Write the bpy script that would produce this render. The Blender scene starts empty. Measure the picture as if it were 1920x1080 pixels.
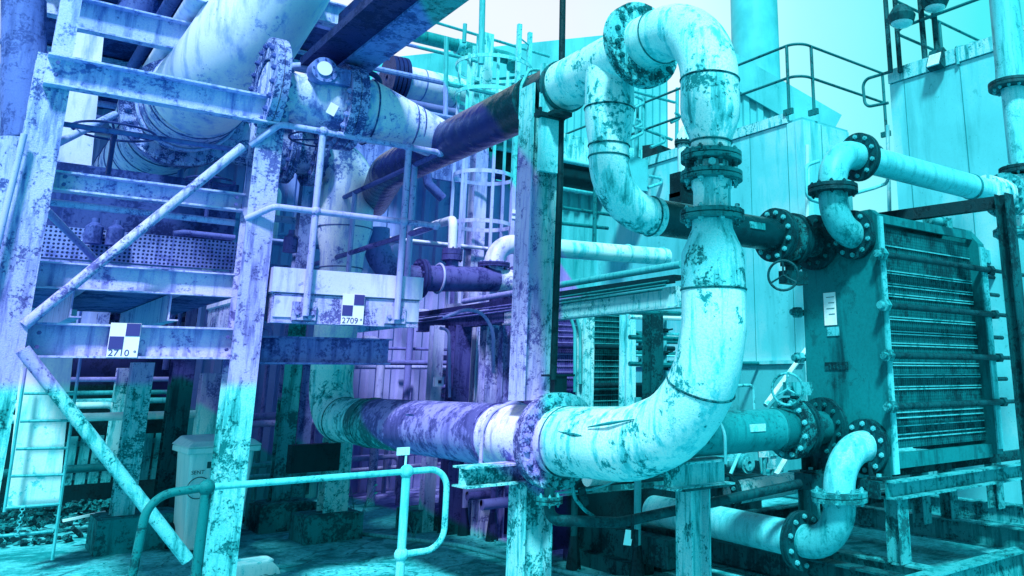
import bpy, math, random
from mathutils import Vector, Matrix, Quaternion
random.seed(7)
SC = bpy.context.scene
COL = SC.collection
R_ = math.radians
V = Vector

# ------------------------------------------------------------------ camera
FX, PPX, PPY, EYE = 1552.0, 1256.0, 333.0, 1.65
def _n(v): return v.normalized()
_X = _n(V((3135-PPX, 697-PPY, FX)))
_Y0 = V((-100-PPX, 715-PPY, FX)); _Y = _n(_Y0-_X*_Y0.dot(_X)); _Z = _X.cross(_Y)
CAMPOS = V((0, 0, EYE))
cam = bpy.data.cameras.new('camera'); camo = bpy.data.objects.new('camera', cam); COL.objects.link(camo)
cam.sensor_width = 36; cam.lens = FX/1920*36
cam.shift_x = -(PPX-960)/1920; cam.shift_y = -(540-PPY)/1920
cam.clip_start = .05; cam.clip_end = 2000
# world axes in camera coordinates (x right, y down, z forward) are the rows _X, _Y, _Z
mr = Matrix(((_X.x, -_X.y, -_X.z), (_Y.x, -_Y.y, -_Y.z), (_Z.x, -_Z.y, -_Z.z)))
camo.matrix_world = Matrix.Translation(CAMPOS) @ mr.to_4x4()
SC.camera = camo

# ------------------------------------------------------------------ sky and sun
SUN_AZ, SUN_EL = R_(232), R_(52)       # azimuth of the sun measured from +X towards +Y
w = bpy.data.worlds.new("World"); SC.world = w; w.use_nodes = True
nt = w.node_tree; nt.nodes.clear()
def N(nt, t, **k):
    n = nt.nodes.new(t)
    for a, b in k.items(): setattr(n, a, b)
    return n
out = N(nt, 'ShaderNodeOutputWorld'); bg = N(nt, 'ShaderNodeBackground')
sky = N(nt, 'ShaderNodeTexSky', sky_type='NISHITA', sun_disc=False)
sky.sun_elevation = SUN_EL; sky.sun_rotation = R_(90)-SUN_AZ
tc = N(nt, 'ShaderNodeTexCoord')
dp = N(nt, 'ShaderNodeVectorMath', operation='DOT_PRODUCT'); dp.inputs[1].default_value = (.80, -.55, .05)
rm = N(nt, 'ShaderNodeValToRGB')
rm.color_ramp.elements[0].position = .0; rm.color_ramp.elements[0].color = (8.2, 9.0, 10.0, 1)
rm.color_ramp.elements[1].position = .44; rm.color_ramp.elements[1].color = (.7, 8.6, 9.0, 1)
e = rm.color_ramp.elements.new(.12); e.color = (7.4, 9.8, 10.4, 1)
e = rm.color_ramp.elements.new(.26); e.color = (3.6, 9.4, 10.2, 1)
cn = N(nt, 'ShaderNodeTexNoise'); cn.inputs['Scale'].default_value = 2.6; cn.inputs['Detail'].default_value = 6
cm = N(nt, 'ShaderNodeMapRange'); cm.inputs[3].default_value = .86; cm.inputs[4].default_value = 1.12
mx = N(nt, 'ShaderNodeMix', data_type='RGBA'); mx.inputs[0].default_value = .95
sc_ = N(nt, 'ShaderNodeVectorMath', operation='SCALE')
nt.links.new(tc.outputs['Generated'], dp.inputs[0]); nt.links.new(dp.outputs['Value'], rm.inputs[0])
nt.links.new(tc.outputs['Generated'], cn.inputs['Vector']); nt.links.new(cn.outputs[0], cm.inputs[0])
nt.links.new(sky.outputs[0], mx.inputs[6]); nt.links.new(rm.outputs[0], mx.inputs[7])
sz = N(nt, 'ShaderNodeSeparateXYZ'); zr = N(nt, 'ShaderNodeMapRange', interpolation_type='SMOOTHSTEP')
zr.inputs[1].default_value = .40; zr.inputs[2].default_value = .85; zr.inputs[3].default_value = 1; zr.inputs[4].default_value = .12
mz = N(nt, 'ShaderNodeMath', operation='MULTIPLY')
nt.links.new(tc.outputs['Generated'], sz.inputs[0]); nt.links.new(sz.outputs[2], zr.inputs[0])
nt.links.new(zr.outputs[0], mz.inputs[0]); nt.links.new(cm.outputs[0], mz.inputs[1])
nt.links.new(mx.outputs[2], sc_.inputs[0]); nt.links.new(mz.outputs[0], sc_.inputs['Scale'])
nt.links.new(sc_.outputs[0], bg.inputs[0]); bg.inputs[1].default_value = .078
nt.links.new(bg.outputs[0], out.inputs[0])
sun = bpy.data.lights.new('sun', 'SUN'); sun.energy = 4.2; sun.angle = R_(7); sun.color = (.90, .99, 1)
so = bpy.data.objects.new('sun', sun); COL.objects.link(so)
sd = V((math.cos(SUN_AZ)*math.cos(SUN_EL), math.sin(SUN_AZ)*math.cos(SUN_EL), math.sin(SUN_EL)))
so.rotation_euler = sd.to_track_quat('Z', 'Y').to_euler()
SC.view_settings.view_transform = 'Standard'; SC.view_settings.look = 'None'
SC.cycles.diffuse_bounces = 2; SC.cycles.max_bounces = 6
SC.view_settings.gamma = 1; SC.view_settings.exposure = 0.55

# ------------------------------------------------------------------ survey helpers: where a sight line meets a plane of the plant grid
def ray(px, py):
    c = V((px-PPX, py-PPY, FX)); return V((_X.dot(c), _Y.dot(c), _Z.dot(c)))
def at(px, py, ax, val):
    r = ray(px, py); i = 'xyz'.index(ax); return CAMPOS + r*((val-CAMPOS[i])/r[i])
def far(px, py, d): return CAMPOS + ray(px, py)*(d/FX)

# ------------------------------------------------------------------ materials
def ramp(nt, stops):
    r = N(nt, 'ShaderNodeValToRGB'); cr = r.color_ramp
    cr.elements[0].position = stops[0][0]; cr.elements[0].color = (*stops[0][1], 1)
    cr.elements[1].position = stops[-1][0]; cr.elements[1].color = (*stops[-1][1], 1)
    for p, c in stops[1:-1]:
        e = cr.elements.new(p); e.color = (*c, 1)
    return r
def make_group():
    g = bpy.data.node_groups.new('plant_paint', 'ShaderNodeTree')
    g.interface.new_socket('Value', in_out='INPUT', socket_type='NodeSocketFloat')
    g.interface.new_socket('Color', in_out='OUTPUT', socket_type='NodeSocketColor')
    gi = N(g, 'NodeGroupInput'); go = N(g, 'NodeGroupOutput')
    teal = ramp(g, [(0, (.0, .004, .008)), (.22, (.0, .045, .06)), (.5, (.003, .27, .31)), (.75, (.07, .66, .76)), (.92, (.40, .88, .95)), (1, (.75, .95, .98))])
    vio = ramp(g, [(0, (.004, .003, .03)), (.22, (.03, .026, .19)), (.5, (.15, .145, .56)), (.75, (.36, .36, .86)), (.92, (.62, .60, .95)), (1, (.82, .80, .98))])
    blu = ramp(g, [(0, (.002, .006, .04)), (.22, (.012, .03, .20)), (.5, (.09, .17, .60)), (.75, (.28, .42, .90)), (.92, (.58, .70, .97)), (1, (.80, .88, 1))])
    for r in (teal, vio, blu): g.links.new(gi.outputs[0], r.inputs[0])
    ge = N(g, 'ShaderNodeNewGeometry'); sx = N(g, 'ShaderNodeSeparateXYZ'); g.links.new(ge.outputs['Position'], sx.inputs[0])
    def M(op, a, b=None):
        m = N(g, 'ShaderNodeMath', operation=op)
        for i, q in enumerate((a, b)):
            if q is None: continue
            if isinstance(q, (int, float)): m.inputs[i].default_value = q
            else: g.links.new(q, m.inputs[i])
        return m.outputs[0]
    def SS(x, lo, hi):
        m = N(g, 'ShaderNodeMapRange', interpolation_type='SMOOTHSTEP'); g.links.new(x, m.inputs[0])
        m.inputs[1].default_value = lo; m.inputs[2].default_value = hi; return m.outputs[0]
    x, y, z = sx.outputs
    s = M('SUBTRACT', M('SUBTRACT', y, M('MULTIPLY', x, 1.35)), M('ADD', M('MULTIPLY', M('SUBTRACT', z, 1.24), .10), M('MULTIPLY', M('MAXIMUM', M('SUBTRACT', z, 3.1), 0), 1.1)))
    m1 = SS(s, .70, .84)                                   # the violet side of the plant
    far_ = M('MULTIPLY', M('MAXIMUM', M('SUBTRACT', M('SUBTRACT', y, 6.9), M('MULTIPLY', M('ABSOLUTE', M('SUBTRACT', x, 3.2)), 2.2)), 0), .5)
    m2 = SS(M('SUBTRACT', M('ADD', z, M('MULTIPLY', M('MAXIMUM', M('SUBTRACT', x, 2.0), 0), .6)), M('MULTIPLY', far_, SS(y, 10.9, 10.5))), 1.56, 1.66)      # the ground zone stays teal
    mask = M('MULTIPLY', M('MULTIPLY', m1, m2), SS(y, 17.0, 16.0))
    mb = SS(M('SUBTRACT', M('ADD', z, M('MULTIPLY', y, .12)), M('MULTIPLY', x, .35)), 2.6, 4.2)       # bluer up in the pipe rack
    a = N(g, 'ShaderNodeMix', data_type='RGBA'); g.links.new(mb, a.inputs[0]); g.links.new(vio.outputs[0], a.inputs[6]); g.links.new(blu.outputs[0], a.inputs[7])
    b = N(g, 'ShaderNodeMix', data_type='RGBA'); g.links.new(mask, b.inputs[0]); g.links.new(teal.outputs[0], b.inputs[6]); g.links.new(a.outputs[2], b.inputs[7])
    g.links.new(b.outputs[2], go.inputs[0])
    return g
GRP = make_group()
def mat(name, v, g1=.5, th=.56, s1=4, g2=.3, rough=.55, metal=0, bump=.25, fine=.12, streak=True, pattern=None, spec=.4):
    """v brightness of the paint; g1 strength of corroded patches above threshold th; g2 strength of run-down streaks"""
    m = bpy.data.materials.new(name); m.use_nodes = True; nt = m.node_tree; nt.nodes.clear(); L = nt.links.new
    o = N(nt, 'ShaderNodeOutputMaterial'); p = N(nt, 'ShaderNodeBsdfPrincipled'); L(p.outputs[0], o.inputs[0])
    p.inputs['Roughness'].default_value = rough; p.inputs['Metallic'].default_value = metal
    p.inputs['Specular IOR Level'].default_value = spec*(.6 if v < .45 else 1); p.inputs['Specular Tint'].default_value = (.30, .80, 1, 1)
    ge = N(nt, 'ShaderNodeNewGeometry')
    def noise(scale, det, ro, zs=1, dist=0):
        mp = N(nt, 'ShaderNodeMapping'); mp.inputs['Scale'].default_value = (1, 1, zs); L(ge.outputs['Position'], mp.inputs[0])
        n = N(nt, 'ShaderNodeTexNoise'); n.inputs['Scale'].default_value = scale; n.inputs['Detail'].default_value = det
        n.inputs['Roughness'].default_value = ro; n.inputs['Distortion'].default_value = dist; L(mp.outputs[0], n.inputs['Vector']); return n.outputs[0]
    def mr_(x, a, b, c, d):
        q = N(nt, 'ShaderNodeMapRange'); L(x, q.inputs[0])
        for i, k in enumerate((a, b, c, d)): q.inputs[i+1].default_value = k
        return q.outputs[0]
    def mu(a, b, op='MULTIPLY'):
        q = N(nt, 'ShaderNodeMath', operation=op)
        for i, k in enumerate((a, b)):
            if isinstance(k, (int, float)): q.inputs[i].default_value = k
            else: L(k, q.inputs[i])
        return q.outputs[0]
    nA = noise(s1, 10, .72, 1, .3); nB = noise(s1*2.2, 6, .65, .13 if streak else 1); nC = noise(s1*14, 4, .7)
    big = noise(.9, 3, .5)
    nF = noise(s1*7, 5, .75)
    k1 = mr_(mu(mu(mu(nA, .58), mu(nF, .42), 'ADD'), mr_(noise(1.7, 3, .6), .3, .7, -.06, .055), 'ADD'), th-.035, th+.015, 0, 1)
    k2 = mr_(nB, .50, .68, 0, 1)
    k3 = mr_(nC, .62, .68, 0, 1)
    val = mu(mu(v, mr_(k1, 0, 1, 1, 1-g1)), mr_(k2, 0, 1, 1, 1-g2))
    val = mu(val, mr_(k3, 0, 1, 1, 1-g1*.7)); val = mu(val, mr_(nC, .3, .7, 1-fine, 1+fine*.5)); val = mu(val, mr_(big, .3, .7, .9, 1.06))
    hgt = mu(nC, mu(k1, -.6), 'ADD')
    if pattern == 'plates':        # stacked plate edges, fine upright hatching
        sp = N(nt, 'ShaderNodeSeparateXYZ'); L(ge.outputs['Position'], sp.inputs[0])
        wv = mu(mu(sp.outputs[0], 420), 0, 'SINE') if False else None
        q = N(nt, 'ShaderNodeMath', operation='SINE'); L(mu(sp.outputs[0], 300), q.inputs[0])
        q2 = N(nt, 'ShaderNodeMath', operation='SINE'); L(mu(sp.outputs[2], 260), q2.inputs[0])
        val = mu(val, mu(mr_(q.outputs[0], -1, 1, .88, 1.12), mr_(q2.outputs[0], -1, 1, .93, 1.07)))
    if pattern == 'cracks':        # cracked, patched yard concrete
        vo = N(nt, 'ShaderNodeTexVoronoi', feature='DISTANCE_TO_EDGE'); vo.inputs['Scale'].default_value = .55
        nd = N(nt, 'ShaderNodeTexNoise'); nd.inputs['Scale'].default_value = 2.5; nd.inputs['Detail'].default_value = 8; L(ge.outputs['Position'], nd.inputs['Vector'])
        ad = N(nt, 'ShaderNodeVectorMath', operation='MULTIPLY_ADD'); L(nd.outputs['Color'], ad.inputs[0]); ad.inputs[1].default_value = (.7, .7, 0); L(ge.outputs['Position'], ad.inputs[2])
        L(ad.outputs[0], vo.inputs['Vector']); crk = mr_(vo.outputs['Distance'], .0, .008, .62, 1); val = mu(val, crk); hgt = mu(hgt, crk, 'ADD')
        val = mu(val, mr_(noise(45, 3, .6), .64, .70, 1, .55))
    if pattern == 'holes':         # perforated kick panel
        br = N(nt, 'ShaderNodeSeparateXYZ'); L(ge.outputs['Position'], br.inputs[0])
        cx = N(nt, 'ShaderNodeCombineXYZ'); L(mu(br.outputs[0], br.outputs[1], 'ADD'), cx.inputs[0]); L(br.outputs[2], cx.inputs[1])
        vo = N(nt, 'ShaderNodeTexVoronoi'); vo.inputs['Scale'].default_value = 28; vo.inputs['Randomness'].default_value = .15
        L(cx.outputs[0], vo.inputs['Vector']); val = mu(val, mr_(vo.outputs['Distance'], .28, .34, .12, 1))
    if pattern == 'wrap':          # spiral wrapped tape, glossy wrinkles
        wn = N(nt, 'ShaderNodeTexWave', wave_type='BANDS', bands_direction='DIAGONAL'); wn.inputs['Scale'].default_value = 3.4
        wn.inputs['Distortion'].default_value = 5; wn.inputs['Detail'].default_value = 4; wn.inputs['Detail Scale'].default_value = 1.6
        L(ge.outputs['Position'], wn.inputs['Vector']); hgt = mu(mu(wn.outputs['Fac'], .55), mu(nA, 1.6), 'ADD'); val = mu(val, mr_(wn.outputs['Fac'], 0, 1, .93, 1.07))
    gr = N(nt, 'ShaderNodeGroup'); gr.node_tree = GRP; L(val, gr.inputs[0]); L(gr.outputs[0], p.inputs['Base Color'])
    bp = N(nt, 'ShaderNodeBump'); bp.inputs['Strength'].default_value = bump; bp.inputs['Distance'].default_value = .01
    L(hgt, bp.inputs['Height']); L(bp.outputs[0], p.inputs['Normal'])
    L(mr_(k1, 0, 1, rough, min(1, rough+.3)), p.inputs['Roughness'])
    return m
M = dict(
    pipe=mat('weathered_pipe_paint', .95, .48, .575, 5, .3, .5, bump=.35),
    pipe_worn=mat('worn_pipe_paint', .90, .5, .56, 6, .45, .55, bump=.5),
    pipe_rust=mat('scaled_pipe_paint', .84, .60, .555, 7, .4, .6, bump=.6),
    pipe_mid=mat('grey_pipe_paint', .52, .35, .56, 6, .3, .5, bump=.4),
    pipe_dark=mat('dark_pipe_paint', .36, .35, .55, 6, .3, .42, bump=.4),
    wrap=mat('dark_tape_wrap', .19, .4, .58, 5, .3, .22, bump=.55, pattern='wrap', spec=.6),
    wrap_mid=mat('scuffed_tape_wrap', .66, .48, .51, 3.2, .45, .45, bump=.3, spec=.5),
    clean=mat('clean_pale_paint', .92, .25, .60, 4, .2, .42, bump=.1, fine=.05),
    smooth=mat('smooth_pipe_paint', .80, .22, .60, 7, .22, .4, bump=.2),
    teal_pipe=mat('smooth_blue_pipe_paint', .70, .28, .58, 7, .3, .38, bump=.2),
    beam=mat('structural_paint', .84, .42, .585, 6, .38, .55, bump=.4),
    beam_rust=mat('corroded_structural_paint', .84, .5, .56, 9, .42, .65, bump=.7),
    beam_speck=mat('speckled_galvanising', .88, .5, .55, 16, .25, .65, bump=.6),
    beam_mid=mat('mid_structural_paint', .62, .45, .55, 6, .4, .6, bump=.4),
    beam_dark=mat('dark_structural_steel', .30, .45, .54, 6, .4, .6, bump=.4),
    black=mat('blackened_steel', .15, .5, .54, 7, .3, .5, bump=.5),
    rail=mat('handrail_paint', .78, .45, .58, 14, .2, .5, bump=.3),
    rail_dark=mat('dark_handrail_steel', .40, .4, .56, 12, .2, .5, bump=.3),
    galv=mat('galvanised_tube', .64, .25, .60, 14, .2, .45, bump=.2),
    flange=mat('flange_steel', .50, .6, .52, 12, .4, .6, bump=.7),
    flange_white=mat('painted_flange', .80, .62, .52, 11, .3, .6, bump=.7),
    flange_dark=mat('dark_flange_steel', .27, .4, .56, 12, .3, .5, bump=.4),
    bolt=mat('bolt_steel', .68, .4, .58, 25, .1, .45, bump=.3),
    bolt_dark=mat('dark_bolt_steel', .38, .4, .56, 25, .1, .5, bump=.3),
    weld=mat('weld_bead_steel', .42, .5, .54, 20, .2, .6, bump=.6),
    plate=mat('exchanger_frame_paint', .43, .22, .58, 3, .42, .5, bump=.15),
    plate_edge=mat('exchanger_edge_paint', .72, .3, .56, 6, .3, .5, bump=.2),
    pack=mat('plate_pack_steel', .34, .3, .55, 3, .3, .5, bump=.2, pattern='plates'),
    strip=mat('bright_strip_steel', .70, .3, .55, 10, .1, .4, bump=.1),
    panel=mat('cladding_panel', .78, .14, .62, 2, .12, .45, bump=.05, fine=.03),
    panel_side=mat('cladding_panel_side', .76, .2, .60, 2.5, .2, .5, bump=.1, fine=.05),
    seam=mat('panel_joint', .55, .2, .6, 3, .1, .5, bump=.1),
    shed=mat('corrugated_sheet', .66, .05, .70, 2, .03, .5, bump=.05, fine=.05),
    shed_mid=mat('streaked_corrugated_sheet', .66, .15, .62, 2, .15, .55, bump=.1, fine=.05),  # as bright as the plain sheet, with more patches and streaks
    roof=mat('roof_trim', .64, .12, .62, 2, .1, .5, bump=.05, fine=.04),
    chimney=mat('chimney_cladding', .68, .05, .70, .8, .05, .5, bump=.02, fine=.02),
    deck=mat('deck_planks', .40, .4, .54, 5, .4, .7, bump=.4),
    perf=mat('perforated_sheet', .60, .3, .56, 6, .3, .6, bump=.2, pattern='holes'),
    conc=mat('stained_concrete', .50, .4, .53, 5, .35, .85, bump=.5, spec=.2),
    conc_dark=mat('damp_concrete', .30, .4, .53, 5, .35, .8, bump=.5, spec=.25),
    ground=mat('yard_concrete', .72, .32, .54, 1.1, .22, .8, bump=.55, fine=.3, streak=False, spec=.3, pattern='cracks'),
    gravel=mat('loose_debris', .50, .6, .50, 14, .2, .9, bump=1, streak=False),
    bin=mat('bin_plastic', .92, .10, .64, 5, .12, .42, bump=.05, fine=.04),
    rubber=mat('black_rubber', .10, .3, .55, 9, .1, .6),
    leaf=mat('weed_leaf', .55, .3, .55, 20, .1, .7),
    sign_white=mat('sign_white', .97, .05, .70, 6, .03, .4, bump=0, fine=.02),
    sign_dark=mat('sign_blue', .27, .05, .70, 6, .03, .4, bump=0, fine=.02),
    glass=mat('lamp_glass', .95, .1, .7, 6, .05, .15, bump=0, spec=.8),
)

# ------------------------------------------------------------------ mesh builder
ZU, XU, YU = V((0, 0, 1)), V((1, 0, 0)), V((0, 1, 0))
def P(*a): return V(a) if len(a) == 3 else V(a[0])
class MB:
    def __init__(s): s.v = []; s.f = []
    def add(s, vs, fs):
        b = len(s.v); s.v += [V(q) for q in vs]; s.f += [tuple(b+i for i in f) for f in fs]; return s
    def box(s, c, d, rot=None):
        c = V(c); h = V(d)/2; vs = []
        for k in range(8):
            q = V((h.x*(1 if k & 1 else -1), h.y*(1 if k & 2 else -1), h.z*(1 if k & 4 else -1)))
            if rot: q = rot @ q
            vs.append(c+q)
        return s.add(vs, [(0, 2, 3, 1), (4, 5, 7, 6), (0, 1, 5, 4), (2, 6, 7, 3), (0, 4, 6, 2), (1, 3, 7, 5)])
    def bb(s, a, b):
        a, b = V(a), V(b); return s.box((a+b)/2, (abs(b.x-a.x), abs(b.y-a.y), abs(b.z-a.z)))
    def prism(s, prof, p0, p1, up):
        p0, p1 = V(p0), V(p1); d = (p1-p0).normalized(); sd_ = d.cross(V(up)).normalized(); u = sd_.cross(d).normalized(); n = len(prof)
        vs = [p0+sd_*a+u*b for a, b in prof]+[p1+sd_*a+u*b for a, b in prof]
        fs = [(i, (i+1) % n, n+(i+1) % n, n+i) for i in range(n)]+[tuple(reversed(range(n))), tuple(range(n, 2*n))]
        return s.add(vs, fs)
    def beam(s, p0, p1, w, h, kind='H', up=ZU, t=.014):
        w2, h2, k = w/2, h/2, t/2
        if kind == 'H': pr = [(-w2, -h2), (w2, -h2), (w2, -h2+t), (k, -h2+t), (k, h2-t), (w2, h2-t), (w2, h2), (-w2, h2), (-w2, h2-t), (-k, h2-t), (-k, -h2+t), (-w2, -h2+t)]
        elif kind == 'C': pr = [(-w2, -h2), (w2, -h2), (w2, -h2+t), (-w2+t, -h2+t), (-w2+t, h2-t), (w2, h2-t), (w2, h2), (-w2, h2)]
        elif kind == 'D': pr = [(w2, -h2), (w2, h2), (-w2, h2), (-w2, h2-t), (w2-t, h2-t), (w2-t, -h2+t), (-w2, -h2+t), (-w2, -h2)]
        elif kind == 'L': pr = [(-w2, -h2), (w2, -h2), (w2, -h2+t), (-w2+t, -h2+t), (-w2+t, h2), (-w2, h2)]
        else: pr = [(-w2, -h2), (w2, -h2), (w2, h2), (-w2, h2)]
        return s.prism(pr, p0, p1, up)
    def path(s, pts, fil, rad):
        pts = [V(p) for p in pts]; n = len(pts)
        if not isinstance(rad, (list, tuple)): rad = [rad]*n
        if not isinstance(fil, (list, tuple)): fil = [fil]*n
        o = [(pts[0], rad[0])]
        for i in range(1, n-1):
            a, b, c = pts[i-1], pts[i], pts[i+1]; u = (a-b); v = (c-b); lu, lv = u.length, v.length; u.normalize(); v.normalize()
            ang = u.angle(v, math.pi); f = fil[i]
            if f <= 0 or ang > R_(176): o.append((b, rad[i])); continue
            tl = min(f/math.tan(ang/2), lu*.98 if i == 1 else lu*.5, lv*.98 if i == n-2 else lv*.5); f = tl*math.tan(ang/2)
            cen = b+(u+v).normalized()*(f/math.sin(ang/2)); p0 = b+u*tl; p1 = b+v*tl; a0 = p0-cen; a1 = p1-cen; tot = a0.angle(a1); k = max(3, int(tot/R_(9)))
            r0 = rad[i]+(rad[i-1]-rad[i])*tl/lu; r1 = rad[i]+(rad[i+1]-rad[i])*tl/lv
            ax = a0.cross(a1).normalized()
            for j in range(k+1): o.append((cen+Quaternion(ax, tot*j/k) @ a0, r0+(r1-r0)*j/k))
        o.append((pts[-1], rad[-1])); return o
    def tube(s, pts, r, fil=0, n=14, caps=True):
        pa = s.path(pts, fil, r); m = len(pa)
        q = [pa[0]]
        for k in pa[1:]:
            if (k[0]-q[-1][0]).length > 1e-5 or abs(k[1]-q[-1][1]) > 1e-5: q.append(k)
        pa = q; m = len(pa); ds = [(pa[min(i+1, m-1)][0]-pa[max(i-1, 0)][0]).normalized() for i in range(m)]
        t = ds[0]; u = t.cross(ZU if abs(t.z) < .9 else XU).normalized(); vs = []
        for i in range(m):
            if i:
                ax = ds[i-1].cross(ds[i])
                if ax.length > 1e-7: u = Quaternion(ax.normalized(), ds[i-1].angle(ds[i])) @ u
            u = (u-ds[i]*u.dot(ds[i])).normalized(); v = ds[i].cross(u)
            for k in range(n):
                a = 2*math.pi*k/n; vs.append(pa[i][0]+(u*math.cos(a)+v*math.sin(a))*pa[i][1])
        fs = [(i*n+k, i*n+(k+1) % n, (i+1)*n+(k+1) % n, (i+1)*n+k) for i in range(m-1) for k in range(n)]
        if caps: fs += [tuple(reversed(range(n))), tuple(range((m-1)*n, m*n))]
        return s.add(vs, fs)
    def cyl(s, p0, p1, r, n=14): return s.tube([p0, p1], r, n=n)
    def ring(s, c, ax, ro, ri, th, n=36):
        c, ax = V(c), V(ax).normalized(); u = ax.cross(ZU if abs(ax.z) < .9 else XU).normalized(); v = ax.cross(u); vs = []
        for h, r in ((-th/2, ri), (-th/2, ro), (th/2, ro), (th/2, ri)):
            for k in range(n):
                a = 2*math.pi*k/n; vs.append(c+ax*h+(u*math.cos(a)+v*math.sin(a))*r)
        fs = []
        for j in range(4):
            for k in range(n): fs.append((j*n+k, j*n+(k+1) % n, ((j+1) % 4)*n+(k+1) % n, ((j+1) % 4)*n+k))
        return s.add(vs, fs)
    def torus(s, c, ax, R, r, n=28, m=8, a0=0, a1=2*math.pi):
        c, ax = V(c), V(ax).normalized(); u = ax.cross(ZU if abs(ax.z) < .9 else XU).normalized(); v = ax.cross(u)
        full = a1-a0 > 6.28; cnt = n if full else n+1; vs = []
        for i in range(cnt):
            a = a0+(a1-a0)*i/n; d = u*math.cos(a)+v*math.sin(a)
            for k in range(m):
                b = 2*math.pi*k/m; vs.append(c+d*(R+r*math.cos(b))+ax*r*math.sin(b))
        fs = [(i*m+k, i*m+(k+1) % m, ((i+1) % cnt)*m+(k+1) % m, ((i+1) % cnt)*m+k) for i in range(n) for k in range(m)]
        return s.add(vs, fs)
    def sphere(s, c, r, n=12, sq=(1, 1, 1)):
        c = V(c); vs = [c+V((0, 0, r*sq[2]))]; m = n//2
        for i in range(1, m):
            t = math.pi*i/m
            for k in range(n):
                a = 2*math.pi*k/n; vs.append(c+V((math.sin(t)*math.cos(a)*sq[0], math.sin(t)*math.sin(a)*sq[1], math.cos(t)*sq[2]))*r)
        vs.append(c-V((0, 0, r*sq[2]))); L = len(vs)-1
        fs = [(0, 1+k, 1+(k+1) % n) for k in range(n)]+[(1+i*n+k, 1+(i+1)*n+k, 1+(i+1)*n+(k+1) % n, 1+i*n+(k+1) % n) for i in range(m-2) for k in range(n)]
        fs += [(L, 1+(m-2)*n+(k+1) % n, 1+(m-2)*n+k) for k in range(n)]
        return s.add(vs, fs)
    def hexn(s, c, ax, r, h):
        c, ax = V(c), V(ax).normalized(); return s.tube([c-ax*h/2, c+ax*h/2], r, n=6)
    def sheet(s, a, b, h, pitch, depth, nrm, th=.004):
        """corrugated sheet standing on the line a-b, height h"""
        a, b = V(a), V(b); L = (b-a).length; d = (b-a)/L; n = max(2, int(L/pitch)); nrm = V(nrm); pr = []
        for i in range(n):
            for f, o in ((0, 0), (.12, 1), (.5, 1), (.62, 0)): pr.append(a+d*(i+f)*pitch+nrm*depth*o)
        k = len(pr); vs = []
        for p in pr: vs += [p, p+ZU*(h(p) if callable(h) else h)]
        return s.add(vs, [(2*i, 2*i+2, 2*i+3, 2*i+1) for i in range(k-1)])
    def build(s, name, m, parent=None, label=None, smooth=True):
        org = ORG(parent) if parent else (s.base if hasattr(s, 'base') else V((sum(q.x for q in s.v)/len(s.v), sum(q.y for q in s.v)/len(s.v), min(q.z for q in s.v))))
        me = bpy.data.meshes.new(name); me.from_pydata([tuple(q-org) for q in s.v], [], s.f); me.update()
        import bmesh
        bm = bmesh.new(); bm.from_mesh(me); bmesh.ops.recalc_face_normals(bm, faces=bm.faces); bm.to_mesh(me); bm.free()
        if smooth: me.shade_smooth(); me.set_sharp_from_angle(angle=R_(38))
        me.materials.append(M[m] if isinstance(m, str) else m)
        o = bpy.data.objects.new(name, me); COL.objects.link(o)
        if parent: o.parent = parent
        else: o.location = org
        if label: o['label'] = label
        return o
def ORG(o):
    p = V((0, 0, 0))
    while o: p = p+o.location; o = o.parent
    return p
def thing(name, label, cat, loc, group=None):
    o = bpy.data.objects.new(name, None); COL.objects.link(o); o.location = V(loc); o.empty_display_size = .2
    o['label'] = label; o['category'] = cat
    if group: o['group'] = group
    return o
def tag(o, label, cat, group=None):
    o['label'] = label; o['category'] = cat
    if group: o['group'] = group
    return o
def struct(o): o['kind'] = 'structure'; return o
BOLTS = {}
def bolt_mesh(r, L, m, stud):
    k = (round(r, 4), round(L, 4), m, stud)
    if k not in BOLTS:
        b = MB(); b.hexn((0, 0, L/2+r*.45), ZU, r, r*.9); b.hexn((0, 0, -L/2-r*.45), ZU, r, r*.9)
        b.cyl((0, 0, -L/2-r*.9-stud), (0, 0, L/2+r*.9+stud), r*.5, 8)
        me = bpy.data.meshes.new('bolt'); me.from_pydata([tuple(q) for q in b.v], [], b.f); me.materials.append(M[m]); BOLTS[k] = me
    return BOLTS[k]
def flange(par, c, ax, ro, ri, th=.05, nb=12, m='flange', br=.022, bm='bolt', name='flange', pcd=None, stud=.01, gap=.006):
    c, ax = V(c), V(ax).normalized(); b = MB()
    b.ring(c-ax*(th/4+gap/2), ax, ro, ri*.9, th/2); b.ring(c+ax*(th/4+gap/2), ax, ro, ri*.9, th/2); b.ring(c, ax, ro*.86, ri*.9, gap+.002)
    f = b.build(name, m, par)
    me = bolt_mesh(br, th+gap, bm, stud); u = ax.cross(ZU if abs(ax.z) < .9 else XU).normalized(); v = ax.cross(u); q = ax.to_track_quat('Z', 'Y')
    rr = pcd or (ro+ri)/2*1.02; og = ORG(f)
    for k in range(nb):
        a = 2*math.pi*(k+.5)/nb; o = bpy.data.objects.new('bolt', me); COL.objects.link(o); o.parent = f
        o.location = c+(u*math.cos(a)+v*math.sin(a))*rr-og; o.rotation_mode = 'QUATERNION'; o.rotation_quaternion = q
    return f
def part(par, name, m, fn, label=None):
    b = MB(); fn(b); return b.build(name, m, par, label)
def welds(par, lst, m='weld'):
    for c, ax, r in lst: MB().torus(c, ax, r, .007, 32, 6).build('weld_bead', m, par)

# ================================================================== SETTING
g = MB(); g.add([(-60, -20, 0), (90, -20, 0), (90, 120, 0), (-60, 120, 0)], [(0, 1, 2, 3)])
struct(g.build('ground', 'ground', smooth=False))
g = MB(); g.add([(-900, -900, -.3), (900, -900, -.3), (900, 900, -.3), (-900, 900, -.3)], [(0, 1, 2, 3)])
struct(g.build('terrain', 'conc', smooth=False))

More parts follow.
